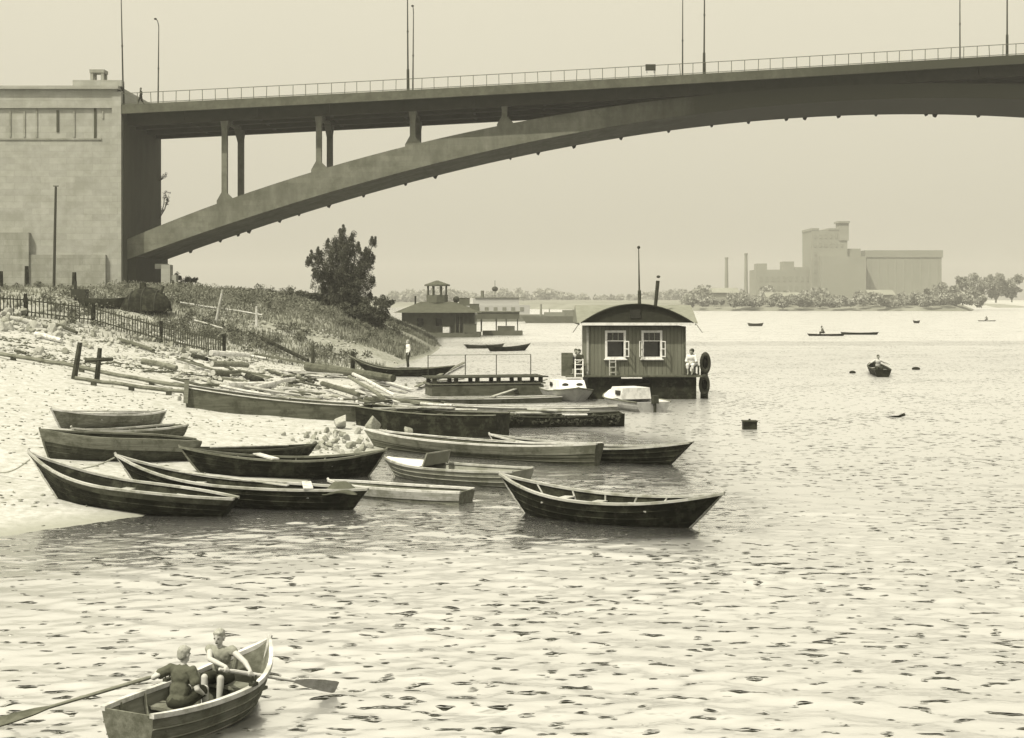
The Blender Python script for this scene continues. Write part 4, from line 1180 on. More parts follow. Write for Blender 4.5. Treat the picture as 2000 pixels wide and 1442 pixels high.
# ---- long barges drawn across the shore
def flat_barge(label, left, right, width, h, m, hl=None, cap='grey_wood', left_sq=True, zl=0.0, zr=0.0, group='long barges on the shore'):
    """left/right: pixel of the near top edge's ends; zl/zr keel heights"""
    A = on_level(left[0], left[1], zl + (hl or h)); B = on_level(right[0], right[1], zr + h)
    d = B - A; L = Vector((d.x, d.y, 0)).length; ang = math.atan2(d.y, d.x)
    t = thing('flat_barge', label, 'barge', (A.x, A.y, 0), ang, group)
    n = 12; mb = MB()
    hL = hl or h
    for i in range(n + 1):
        u = i / n; x = L * u
        z0 = zl + (zr - zl) * u; hh = hL + (h - hL) * u - 0.1 * math.sin(math.pi * u)
        wv = width * (1 - 0.25 * abs(2 * u - 1) ** 3)
        y0 = (width - wv) / 2
        e = 0.12 * max(0, abs(2 * u - 1) - 0.75) / 0.25
        mb.v += [Vector((x, y0, z0 + hh)), Vector((x, y0 + 0.08, z0 + e)), Vector((x, y0 + wv - 0.08, z0 + e)), Vector((x, y0 + wv, z0 + hh)), Vector((x, y0 + wv - 0.07, z0 + hh)), Vector((x, y0 + wv - 0.15, z0 + e + 0.07)), Vector((x, y0 + 0.15, z0 + e + 0.07)), Vector((x, y0 + 0.07, z0 + hh))]
    for i in range(n):
        for k in range(8): mb.f.append((8 * i + k, 8 * i + 8 + k, 8 * i + 8 + (k + 1) % 8, 8 * i + (k + 1) % 8))
    for e in (0, n): mb.f.append(tuple(8 * e + k for k in (0, 1, 2, 3))) ; 
    mb.build('hull', m, t)
    for y_of in (0, 1):
        cb = MB()
        P = [mb.v[8 * i + (0 if y_of == 0 else 3)] for i in range(n + 1)]
        for a, b in zip(P[:-1], P[1:]): cb.beam(a + Vector((0, 0.03 if y_of == 0 else -0.03, 0.012)), b + Vector((0, 0.03 if y_of == 0 else -0.03, 0.012)), 0.11, 0.03)
        cb.build('rail_cap', cap, t)
    for i in range(2, n, 2):
        a, b = mb.v[8 * i + 7], mb.v[8 * i + 4]
        MB().beam(a + Vector((0, 0, -0.12)), b + Vector((0, 0, -0.12)), 0.14, 0.05).build('cross_beam', 'grey_wood', t)
    return t, L
zA = gz(*(on_ground(372, 800)).xy); zB = gz(*(on_ground(700, 832)).xy)
barge_a, LA = flat_barge('long weathered grey barge lying on the sand beside the log pile', (362, 758), (706, 795), 1.9, 0.66, 'mid_wood', hl=0.82, zl=zA - 0.05, zr=max(0.0, zB) - 0.05, cap='bleached_wood')
MB().beam((0.0, 0.15, zA + 0.2), (0.05, 0.18, zA + 1.05), 0.16, 0.16).build('corner_post', 'grey_wood', barge_a)
barge_b, LB = flat_barge('dark tarred barge between the weathered barge and the mossy one', (688, 795), (962, 813), 1.7, 0.92, 'tarred_wood', zl=0.0, zr=-0.15, cap='grey_wood')
barge_c, LC = flat_barge('dark half sunk barge with mossy tufts along its edge, moored outermost', (952, 812), (1222, 810), 1.6, 0.62, 'tarred_wood', zl=-0.15, zr=-0.15, cap='dark_wood')
# low pale punts behind
flat_barge('low pale punt behind the mossy barge, nearer of two', (860, 792), (1205, 795), 1.1, 0.36, 'pale_wood', zl=-0.1, zr=-0.1, cap='bleached_wood', group='low punts')
flat_barge('low pale punt behind the mossy barge, farther of two', (720, 776), (1100, 776), 1.2, 0.36, 'grey_wood', zl=0.05, zr=-0.1, cap='bleached_wood', group='low punts')
M_ = parent_matrix(barge_c); wb.location = M_ @ Vector((LC * 0.55, 0.1, 0.44)); wb.rotation_euler = barge_c.rotation_euler
MB().box((0.45, 0.1, 0.03), (0.95, 0.24, 0.04)).build('board', 'white_paint', wb)
# tufts along the mossy barge
V, F = leaf_cloud([(LC * (0.05 + 0.9 * random.random()), random.uniform(-0.02, 0.1), 0.40 + random.uniform(-0.25, 0.04)) for _ in range(70)], [0.09] * 70, 2600, 0.05, 77)
mesh_np('moss_tufts', V, F, 'leaf', barge_c)['kind'] = 'stuff'

# boat under the standing man
long_boat = boat('long_boat', 'long dark wooden boat with the man standing on it', (680, 693), (888, 714), 1.5, 0.62, 1.5, 0.85, 1.6, 0.9, ts=0.3, hull='tarred_wood', gun='grey_wood', thwarts=(0.3, 0.6), draft=0.15, cat='boat', group=None)
boat('rowing_boat', 'small dark rowing boat below the canopy pontoon', (1036, 671), (949, 674), 1.1, 0.5, 0.8, 0.75, 0.8, 0.6, hull='tarred_wood', gun='dark_wood', thwarts=(0.5,), group=None)
boat('rowing_boat', 'low grey boat moored at the landing stage foot', (905, 672), (985, 671), 1.1, 0.5, 0.6, 0.6, 0.5, 0.4, hull='mid_wood', gun='bleached_wood', thwarts=(0.5,), group=None)

# ---- pontoon with thin railing
def pontoon():
    A = on_level(838, 738, 0.95); B = on_level(1068, 735, 0.95)
    t = thing('mooring_pontoon', 'wooden mooring pontoon with a thin pipe railing', 'pontoon', ((A.x + B.x) / 2, (A.y + B.y) / 2, 0), math.atan2(B.y - A.y, B.x - A.x))
    L = (B - A).length
    MB().box((0, 1.0, 0.22), (L - 0.3, 1.9, 0.62)).build('float', 'mid_wood', t)
    MB().box((0, 1.0, 0.6), (L - 0.1, 1.96, 0.06)).build('rubbing_band', 'grey_wood', t)
    for i in range(9):
        y = 0.06 + i * 0.235
        MB().box((random.uniform(-0.06, 0.06), y, 0.93), (L + random.uniform(-0.1, 0.1), 0.21, 0.06)).build('deck_plank', 'dark_wood', t)
    for x in np.linspace(-L / 2 + 0.3, L / 2 - 0.3, 6):
        MB().box((x, 0.12, 0.76), (0.2, 0.16, 0.28)).build('bearer', 'dark_wood', t); MB().box((x, 1.85, 0.76), (0.2, 0.16, 0.28)).build('bearer', 'dark_wood', t)
    for x in (-L / 2 + 0.3, -L * 0.13, L * 0.14, L / 2 - 0.35):
        MB().tube((x, 1.95, 0.9), (x, 1.95, 2.0), 0.025, 0.025, 6).build('railing_post', 'iron', t)
    MB().tube((-L / 2 + 0.3, 1.95, 2.0), (L / 2 - 0.35, 1.95, 2.0), 0.015, 0.015, 6).build('hand_rail', 'iron_far', t)
pontoon()
pl = thing('leaning_plank', 'long pale plank leaning from the punt up to the pontoon end', 'plank', on_level(962, 773, 0.2))
MB().beam(on_level(962, 775, 0.28), at(1066, 741, 80.0), 0.2, 0.06).build('plank', 'pale_wood', pl, world=True)

# ---- distant craft on the river
def far_boat(label, px0, px1, py, h=0.45, m='tarred_wood', group='small boats far out on the river', beam=1.0):
    return boat('rowing_boat', label, (px1, py), (px0, py), beam, h * 0.8, h, h, 0.3, 0.3, hull=m, gun=m, thwarts=(0.4, 0.6), seat=m, group=group, draft=0.1, seams=False)
far_boat('small empty boat farthest out before the chimneys', 1460, 1491, 631, 0.7, 'dark_wood')
far_boat('long thin boat with a rower in the middle of the river', 1577, 1650, 652, 0.4)
far_boat('long low punt trailing behind the thin rowed boat', 1642, 1716, 649, 0.45)
far_boat('tiny boat speck out in front of the silos', 1783, 1797, 626, 0.7)
far_boat('tiny rowed boat far out near the beach', 1910, 1945, 626, 0.3, 'dark_wood')
rb_, Lr_, _s = boat('rowing_boat', 'dark rowing boat seen stern on with a rower', None, None, 1.25, 0.55, 0.75, 0.6, 0.6, 0.1, ts=0.8, world_ends=((on_level(1722, 722, 0.2) + Vector((0.25, 3.3, 0)), -0.12), (on_level(1725, 737, 0.0), -0.12)), group='small boats far out on the river', hull='tarred_wood', gun='dark_wood')
rower_at = rb_.location.copy()
def flotsam(name, label, cat, px, py, build):
    p = on_level(px, py, 0)
    t = thing(name, label, cat, (p.x, p.y, -0.05)); build(t); return t
flotsam('mooring_buoy', 'dark box-shaped mooring buoy floating in open water', 'buoy', 1464, 838, lambda t: (MB().box((0, 0, 0.17), (0.5, 0.4, 0.3)).build('float', 'tarred_wood', t), MB().box((0, 0, 0.345), (0.54, 0.44, 0.05)).build('lid', 'dark_wood', t), MB().tube((0, 0, 0.36), (0, 0, 0.43), 0.04, 0.04, 6).build('ring', 'iron', t)))
flotsam('driftwood', 'thin dark driftwood stick floating beyond the buoy', 'driftwood', 1751, 815, lambda t: MB().path([(-0.4, 0, 0.05), (0.1, 0, 0.08), (0.35, 0.05, 0.16)], [0.02, 0.05, 0.07], 6).build('stick', 'tarred_wood', t))
flotsam('marker_float', 'small dark float beside the stern-on rowing boat', 'float', 1789, 722, lambda t: MB().ball((0, 0, 0.1), (0.3, 0.2, 0.14)).build('body', 'tarred_wood', t))
flotsam('marker_float', 'small dark float before the stern-on rowing boat', 'float', 1665, 729, lambda t: MB().ball((0, 0, 0.1), (0.22, 0.2, 0.12)).build('body', 'tarred_wood', t))

# poles and boards piled on the barges
g = random.Random(44)
for bg, Lb, zz, nm in ((barge_a, LA, 0.95, 'weathered'), (barge_b, LB, 0.86, 'dark tarred'), (barge_c, LC, 0.44, 'mossy')):
    Mb = parent_matrix(bg)
    for i in range(4):
        u0 = g.uniform(0.08, 0.45); u1 = u0 + g.uniform(0.25, 0.45); y0, y1 = g.uniform(0.2, 1.5), g.uniform(0.2, 1.5)
        za = zz + (zA if nm == 'weathered' else 0) * (1 - u0) * 0.9; zb = zz - (0.1 if nm == 'weathered' else 0) + (zA if nm == 'weathered' else 0) * (1 - u1) * 0.9
        A, B = Mb @ Vector((Lb * u0, y0, za + 0.05 * i)), Mb @ Vector((Lb * u1, y1, zb + 0.05 * i))
        t = thing('barge_pole', 'weathered pole or board piled across the %s barge' % nm, 'pole', A, 0, 'poles on the %s barge' % nm)
        if i % 2: MB().path([A, A.lerp(B, 0.5) - Vector((0, 0, 0.02)), B], [0.06, 0.055, 0.045], 7).build('stem', g.choice(['pale_wood', 'grey_wood', 'bleached_wood']), t, world=True)
        else: MB().beam(A, B, 0.2, 0.045).build('board', g.choice(['pale_wood', 'grey_wood', 'bleached_wood']), t, world=True)
# ================================================================== THE BANK: fence, logs, stones, trees, grass, houseboat
def ground_pt(px, py): return on_ground(px, py)

# ---- picket fence
FP = [(-30, 612), (50, 617), (183, 634), (315, 671), (438, 699)]
fence_pts = []
_Y = [121, 118, 112, 103, 96]
for (px, py) in FP:
    fence_pts.append(on_ground(px, py))
fence = thing('picket_fence', 'dark picket fence running down the bank below the abutment', 'fence', fence_pts[0])
fo = fence.location.copy()
pick = None
for a, b in zip(fence_pts[:-1], fence_pts[1:]):
    L = (b - a).length; n = int(L / 0.27); ang = math.atan2(b.y - a.y, b.x - a.x)
    for h in (0.3, 1.12):
        MB().beam(a + Vector((0, 0.03, h)), b + Vector((0, 0.03, h)), 0.05, 0.09).build('fence_rail', 'dark_wood', fence, world=True)
    for i in range(n):
        p = a.lerp(b, (i + 0.5) / n)
        if pick is None:
            pick = MB().add([(-0.035, -0.012, 0), (0.035, -0.012, 0), (0.035, 0.012, 0), (-0.035, 0.012, 0), (-0.035, -0.012, 1.1), (0.035, -0.012, 1.1), (0.035, 0.012, 1.1), (-0.035, 0.012, 1.1), (0, -0.012, 1.19), (0, 0.012, 1.19)],
                            [(0, 1, 5, 4), (1, 2, 6, 5), (2, 3, 7, 6), (3, 0, 4, 7), (4, 5, 8), (6, 7, 9), (5, 6, 9, 8), (7, 4, 8, 9), (3, 2, 1, 0)]).build('picket', 'dark_wood', fence)
            pick.location = p - fo; pick.rotation_euler = (0, 0, ang)
        else:
            o = share(pick, 'picket', fence, p - fo + Vector((0, 0, random.uniform(-0.04, 0.03))), ang, (1.15, 1, random.uniform(1.1, 1.25)))
            o.rotation_euler = (0, R(random.gauss(0, 1.5)), ang)
for p in fence_pts:
    MB().box(p + Vector((0, -0.03, 0.6)), (0.2, 0.2, 1.9)).build('fence_post', 'tarred_wood', fence, world=True)

def post(name, label, px, py_top, py_bot, r=0.09, m='dark_wood', Y=None, cat='post', lean=0.0, group=None):
    b = on_ground(px, py_bot) if Y is None else at(px, py_bot, Y)
    top = at(px + lean, py_top, b.y)
    t = thing(name, label, cat, b, 0, group)
    h = top.z - b.z
    MB().path([(0, 0, -0.2), ((top.x - b.x) * 0.5, 0, h * 0.5), (top.x - b.x, 0, h)], [r * 1.1, r, r * 0.85], 8).build('shaft', m, t)
    return t
t = post('utility_pole', 'tall thin pole standing in front of the abutment wall', 105, 365, 575, 0.13, 'iron', Y=130.0, cat='pole', lean=4)
MB().box((0.2, 0, 10.0), (0.5, 0.08, 0.08)).build('cross_piece', 'iron', t)
post('wooden_post', 'thick dark post behind the fence end near the abutment plinth', 52, 520, 602, 0.2, 'tarred_wood', Y=124.0, group='posts on the bank')
post('wooden_post', 'dark post at the very edge of the picture by the fence', 2, 530, 606, 0.2, 'tarred_wood', Y=124.0, group='posts on the bank')
post('wooden_post', 'short black stump post beside the small hut stove', 145, 532, 576, 0.22, 'tarred_wood', Y=128.0, group='posts on the bank')
post('wooden_post', 'leaning pole on the grass past the dark drum', 421, 566, 630, 0.1, 'pale_wood', cat='post', lean=14, group='posts on the bank')
post('wooden_post', 'pale thin stake with a crossbar on the grassy slope', 501, 598, 640, 0.09, 'bleached_wood', group='posts on the bank')
post('wooden_post', 'grey mooring post nearest the barges on the slope', 689, 688, 728, 0.14, 'tarred_wood', group='posts on the bank')
post('wooden_post', 'grey mooring post among the planks below the slope', 611, 675, 714, 0.12, 'dark_wood', group='posts on the bank')
# trestle: two posts with a rail
p1 = on_ground(150, 742); p2 = on_ground(188, 745)
tr = thing('log_trestle', 'rough trestle of two leaning posts carrying a short log', 'trestle', p1)
MB().path([p1 + Vector((-0.15, 0, -0.2)), p1 + Vector((0.1, 0.1, 1.5))], [0.13, 0.1], 7).build('leg', 'dark_wood', tr, world=True)
MB().path([p2 + Vector((0, 0, -0.2)), p2 + Vector((0.12, 0.1, 1.35))], [0.12, 0.09], 7).build('leg', 'dark_wood', tr, world=True)
MB().path([p2 + Vector((-0.45, 0, 0.85)), p2 + Vector((0.65, 0.1, 0.9))], [0.1, 0.08], 7).build('cross_log', 'dark_wood', tr, world=True)
# handrail poles of the slipway
for a, b, lab, r in (((-40, 694), (366, 762), 'upper long pole rail running down the sand to the weathered barge', 0.09), ((146, 748), (366, 775), 'lower long pole rail running down the sand to the weathered barge', 0.08)):
    A, B = on_ground(*a), on_ground(*b)
    t = thing('slipway_pole', lab, 'pole', A, 0, 'slipway poles')
    pts = [A.lerp(B, k / 12) for k in range(13)]
    pts = [Vector((p.x, p.y, gz(p.x, p.y) + 0.18 + random.uniform(-0.02, 0.02))) for p in pts]
    MB().path(pts, r, 7).build('shaft', 'grey_wood', t, world=True)
    for k in (2, 6, 10):
        q = pts[k]; MB().box((q.x, q.y, q.z - 0.16), (0.2, 0.16, 0.22)).build('block', 'dark_wood', t, world=True)

# ---- logs, planks, driftwood
def log(label, a, b, r, m, lift=0.0, name='log', group='logs and planks on the shore', plank=False):
    A, B = on_ground(*a), on_ground(*b)
    t = thing(name, label, 'plank' if plank else 'log', A, 0, group)
    za = A.z + r + lift; zb = B.z + r + lift
    A = Vector((A.x, A.y, za)); B = Vector((B.x, B.y, zb))
    if plank:
        MB().beam(A, B, r * 3.2, max(0.05, r * 0.7)).build('board', m, t, world=True)
    else:
        d = (B - A); mid1 = A + d * 0.35 + Vector((0, 0, random.uniform(-0.02, 0.05))); mid2 = A + d * 0.7 + Vector((0, 0, random.uniform(-0.02, 0.05)))
        MB().path([A, mid1, mid2, B], [r * 1.08, r, r * 0.96, r * 0.85], 9).build('stem', m, t, world=True)
        MB().path([A - d.normalized() * 0.006, A + d.normalized() * 0.01], [r * 0.95, r * 0.95], 9).build('sawn_end', 'pale_wood', t, world=True)
    return t
LOGS = [
    ('pale log on top of the stacked log pile', (412, 708), (486, 712), 0.16, 'bleached_wood', 0.42, 0), ('middle log of the stacked pile with dark side', (414, 722), (484, 725), 0.17, 'grey_wood', 0.16, 0),
    ('bottom log of the stacked pile', (416, 735), (486, 738), 0.17, 'mid_wood', 0.0, 0), ('short log lying before the stacked pile', (430, 748), (480, 753), 0.14, 'grey_wood', 0, 0),
    ('dark log end beside the stacked pile', (484, 742), (512, 752), 0.17, 'tarred_wood', 0, 0), ('pale log lying along the weathered barge', (440, 770), (536, 768), 0.16, 'bleached_wood', 0.2, 0),
    ('curved pale branch reaching over the weathered barge', (500, 786), (575, 765), 0.1, 'bleached_wood', 0.5, 0), ('long pale board sloping down behind the log pile', (500, 722), (640, 738), 0.1, 'pale_wood', 0.05, 1),
    ('long grey plank above the sloping pale board', (500, 698), (628, 722), 0.12, 'mid_wood', 0.1, 1), ('dark beam running down the slope from the grass', (512, 668), (602, 712), 0.14, 'tarred_wood', 0.1, 0),
    ('thick squared timber with dark end at the water edge', (600, 728), (768, 752), 0.26, 'mid_wood', 0.1, 0), ('pale plank over the squared timber', (560, 735), (668, 742), 0.1, 'bleached_wood', 0.2, 1),
    ('light pole slanting from the heap onto the dark barge', (690, 752), (770, 800), 0.09, 'bleached_wood', 0.5, 0), ('second slanting pole beside the light one', (682, 756), (745, 800), 0.09, 'grey_wood', 0.45, 0),
    ('thin plank behind the slanting poles', (700, 768), (840, 790), 0.08, 'pale_wood', 0.15, 1), ('grey board lying on the shore by the punts', (730, 784), (860, 798), 0.1, 'grey_wood', 0.1, 1),
    ('short dark log on the sand below the fence', (278, 712), (345, 725), 0.16, 'grey_wood', 0, 0), ('thick pale stump end near the fence foot', (372, 690), (398, 694), 0.16, 'pale_wood', 0, 0),
    ('narrow dark log under the fence corner', (376, 700), (404, 706), 0.13, 'tarred_wood', 0, 0), ('thin dark stick across the upper sand', (30, 688), (50, 694), 0.07, 'dark_wood', 0, 0),
    ('log half buried near the slipway poles', (560, 790), (640, 800), 0.13, 'grey_wood', 0.1, 0), ('broad pale board by the weathered barge bow', (545, 776), (622, 784), 0.12, 'bleached_wood', 0.3, 1),
    ('weathered log leaning in the driftwood heap', (630, 762), (700, 786), 0.12, 'mid_wood', 0.2, 0), ('grey log along the upper debris line', (232, 668), (300, 690), 0.13, 'mid_wood', 0.02, 0),
    ('pale log along the upper debris line', (20, 628), (80, 640), 0.16, 'pale_wood', 0.05, 0), ('short pale beam by the rubble heap', (300, 655), (360, 676), 0.1, 'pale_wood', 0.05, 0),
    ('dark driftwood branch in the rubble', (110, 640), (150, 655), 0.12, 'dark_wood', 0.05, 0), ('bleached driftwood root in the rubble', (70, 660), (120, 672), 0.15, 'bleached_wood', 0.05, 0),
    ('grey plank half way down the debris slope', (386, 742), (440, 756), 0.09, 'pale_wood', 0.02, 1), ('pale pole on the sand above the log pile', (440, 690), (520, 704), 0.08, 'bleached_wood', 0.05, 0),
    ('dark pole on the sand beside the stake', (380, 936 - 300), (436, 652), 0.07, 'pale_wood', 0.3, 0), ('flat board by the far mooring post', (620, 712), (690, 726), 0.1, 'grey_wood', 0.02, 1),
]
for lab, a, b, r, m, lift, pk in LOGS:
    log(lab, a, b, r, m, lift, plank=bool(pk), name='plank' if pk else 'log')
# fish crate / hurdle on the sand
p = on_ground(310, 730)
cr = thing('wicker_hurdle', 'flat wicker hurdle lying on the sand below the fence', 'hurdle', p, R(-12))
for i in range(7): MB().beam((-0.75 + 0.02 * i, -0.3 + 0.1 * i, 0.08 + 0.02 * (i % 2)), (0.75 + 0.02 * i, -0.3 + 0.1 * i, 0.1 + 0.02 * (i % 2)), 0.06, 0.03).build('slat', 'mid_wood', cr)
for x in (-0.6, 0, 0.6): MB().beam((x, -0.38, 0.1), (x, 0.4, 0.12), 0.05, 0.05).build('cross_stick', 'dark_wood', cr)

# stray planks and poles of the litter
g = random.Random(77)
for i in range(64):
    px = g.uniform(300, 830); lo = 690 + (px - 300) * 0.11; py = g.uniform(lo, lo + 62)
    if 480 < px and py > 800: continue
    a_ = g.gauss(0.13, 0.16); ln = g.uniform(28, 95)
    log('stray weathered plank or pole in the litter between the fence and the barges', (px, py), (px + ln, py + ln * a_), g.uniform(0.04, 0.085), g.choice(['bleached_wood', 'pale_wood', 'grey_wood', 'mid_wood', 'dark_wood']), g.uniform(0, 0.12), plank=g.random() < 0.55, name='stray_plank', group='stray planks in the shore litter')

# ---- stones
def stone_mesh(seed, m):
    """a broken, angular stone: hull of a few random points"""
    bm = bmesh.new(); g = random.Random(seed)
    for _ in range(15):
        v = Vector((g.gauss(0, 1), g.gauss(0, 1), g.gauss(0, 1))).normalized() * g.uniform(0.75, 1.1)
        bm.verts.new(v)
    r = bmesh.ops.convex_hull(bm, input=bm.verts)
    bmesh.ops.delete(bm, geom=[x for x in r['geom_interior'] if isinstance(x, bmesh.types.BMVert)], context='VERTS')
    bmesh.ops.bevel(bm, geom=bm.edges[:], offset=0.06, segments=1, affect='EDGES')
    bmesh.ops.recalc_face_normals(bm, faces=bm.faces)
    me = bpy.data.meshes.new('stone'); bm.to_mesh(me); bm.free()
    me.materials.append(MATS[m])
    return me
STONE = [stone_mesh(i, 'stone_pale' if i % 2 else 'stone_mid') for i in range(8)]
def stone(label, px, py, r, group, k, lift=0.0):
    p = on_ground(px, py)
    o = bpy.data.objects.new('stone', STONE[k % 8]); COL.objects.link(o)
    o.location = (p.x, p.y, p.z + r * 0.45 + lift); o.rotation_euler = (random.uniform(0, 6), random.uniform(0, 6), random.uniform(0, 6))
    o.scale = (r * random.uniform(0.85, 1.25), r * random.uniform(0.8, 1.1), r * random.uniform(0.65, 0.95))
    return tag(o, label, 'stone', group)
stone('large pale block topping the stone heap by the weathered barge', 667, 838, 0.34, 'stones on the shore', 1, 0.12)
stone('large pale boulder at the bow of the long grey boat', 729, 842, 0.33, 'stones on the shore', 2, 0.05)
stone('grey rounded boulder just past the pale one by the grey boat', 797, 850, 0.26, 'stones on the shore', 4)
g = random.Random(5)
for i in range(70):
    px = g.gauss(655, 42); py = g.uniform(846, 890)
    stone('rough stone in the heap between the barges and the moored boats', px, py, g.uniform(0.06, 0.17), 'stone heap between barges and boats', i)
for i in range(150):
    u = g.random(); px = -10 + 430 * u + g.gauss(0, 14); py = 622 + 74 * u + g.gauss(0, 20)
    stone('pale rubble stone scattered on the slope below the fence', px, py, g.uniform(0.12, 0.38) * (1.25 if px < 130 else 0.8), 'rubble below the fence', i)
for i in range(70):
    stone('small stone among the driftwood and logs', g.uniform(340, 800), g.uniform(700, 800), g.uniform(0.07, 0.2), 'stones in the driftwood', i)
# gravel and chips, uncountable
def gravel(name, label, pts, size, m, seed):
    gg = np.random.default_rng(seed); n = len(pts)
    base = np.array([(1, 0, 0), (-1, 0, 0), (0, 1, 0), (0, -1, 0), (0, 0, 1), (0, 0, -1)], float)
    tri = np.array([(0, 2, 4), (2, 1, 4), (1, 3, 4), (3, 0, 4), (2, 0, 5), (1, 2, 5), (3, 1, 5), (0, 3, 5)])
    s = size * gg.uniform(0.4, 1.5, (n, 1, 3)) * np.array([1.3, 1.0, 0.6])
    V = (base[None] + gg.uniform(-0.25, 0.25, (n, 6, 3))) * s + pts[:, None, :]
    F = (tri[None] + (np.arange(n) * 6)[:, None, None]).reshape(-1, 3)
    o = mesh_np(name, V.reshape(-1, 3), F, m); o['kind'] = 'stuff'; o['label'] = label
    return o
def bank_scatter(n, x0, x1, y0, y1, seed, keep):
    gg = np.random.default_rng(seed); X = gg.uniform(x0, x1, n); Y = gg.uniform(y0, y1, n)
    d = shore_distance(X, Y); k = keep(X, Y, d, gg.random(n))
    X, Y = X[k], Y[k]
    return np.stack([X, Y, ground_z(X, Y) + 0.01], 1)
gravel('gravel', 'pebbles and chips strewn over the sand', bank_scatter(13000, -34, -2, 27, 100, 3, lambda X, Y, d, r: (d > 0.1) & (r < 0.25 + 0.5 * (value_noise(X, Y, 4, 9) > 0.1))), 0.045, 'stone_mid', 4)
gravel('debris', 'broken wood and rubble littering the upper shore', bank_scatter(9000, -42, -4, 60, 112, 5, lambda X, Y, d, r: (d > 3) & (value_noise(X, Y, 3.5, 10) + 0.5 * value_noise(X, Y, 1.2, 11) > 0.15) & (d > 5 + 4 * value_noise(X, Y, 8, 12))), 0.11, 'mid_wood', 6)
gravel('pale_debris', 'pale broken stone littering the upper shore', bank_scatter(7000, -44, -4, 62, 112, 15, lambda X, Y, d, r: (d > 4) & (value_noise(X, Y, 3.0, 13) > 0.2)), 0.12, 'stone_pale', 16)

# ---- grass and weeds on the bank
def grass(name, label, pts, h, w, m, seed):
    gg = np.random.default_rng(seed); n = len(pts)
    a = gg.uniform(0, TAU, n); dx = np.cos(a) * w; dy = np.sin(a) * w
    hh = h * gg.uniform(0.4, 1.3, n); lean = gg.normal(0, 0.3, (n, 2)) * hh[:, None]
    p = pts
    V = np.stack([np.stack([p[:, 0] - dx, p[:, 1] - dy, p[:, 2] - 0.03], 1), np.stack([p[:, 0] + dx, p[:, 1] + dy, p[:, 2] - 0.03], 1),
                  np.stack([p[:, 0] + lean[:, 0], p[:, 1] + lean[:, 1], p[:, 2] + hh], 1)], 1).reshape(-1, 3)
    o = mesh_np(name, V, np.arange(3 * n).reshape(n, 3), m); o['kind'] = 'stuff'; o['label'] = label
    return o
hill = lambda X, Y, d, r: (d > 0.3) & (r < np.clip((Y - 92) / 14, 0, 1) * np.where(X < -27, np.where(Y > 128, 0.8, 0.22), 1.0)) & (value_noise(X, Y, 6, 14) > -0.55)
grass('grass', 'rough grass covering the bank behind the landing', bank_scatter(160000, -60, -5, 84, 190, 7, hill), 0.34, 0.05, 'grass_blade', 8)
grass('dry_grass', 'dry pale grass stalks on the bank', bank_scatter(30000, -60, -5, 90, 185, 9, hill), 0.42, 0.03, 'grass_dry', 10)
def weed_pts(n, seed):
    gg = np.random.default_rng(seed); X = gg.uniform(-50, -7, n); Y = gg.uniform(98, 175, n); d = shore_distance(X, Y)
    k = (d > 2.0) & ((X > -28) | (gg.random(n) < 0.25)) & (value_noise(X, Y, 4.0, 30) + 0.4 * value_noise(X, Y, 1.3, 31) > 0.22)
    X, Y = X[k], Y[k]; return np.stack([X, Y, ground_z(X, Y) + 0.18], 1)
wp = weed_pts(2600, 40)
V, F = leaf_cloud(wp, np.full(len(wp), 0.45), 52000, 0.09, 41, flat=0.8)
o = mesh_np('weeds', V, F, 'leaf_light'); o['kind'] = 'stuff'; o['label'] = 'dark leafy weeds in patches over the grassy bank'

gg = np.random.default_rng(61)
X_ = gg.uniform(-34, -15, 900); Y_ = 118 + (X_ + 40) * 0.1 + gg.normal(0, 6, 900)
cw = np.stack([X_, Y_, ground_z(X_, Y_) + 0.35], 1)
V, F = leaf_cloud(cw, np.full(900, 0.5), 26000, 0.08, 62, flat=1.1)
o = mesh_np('tall_weeds', V, F, 'grass_blade'); o['kind'] = 'stuff'; o['label'] = 'tall weeds along the crest of the bank'
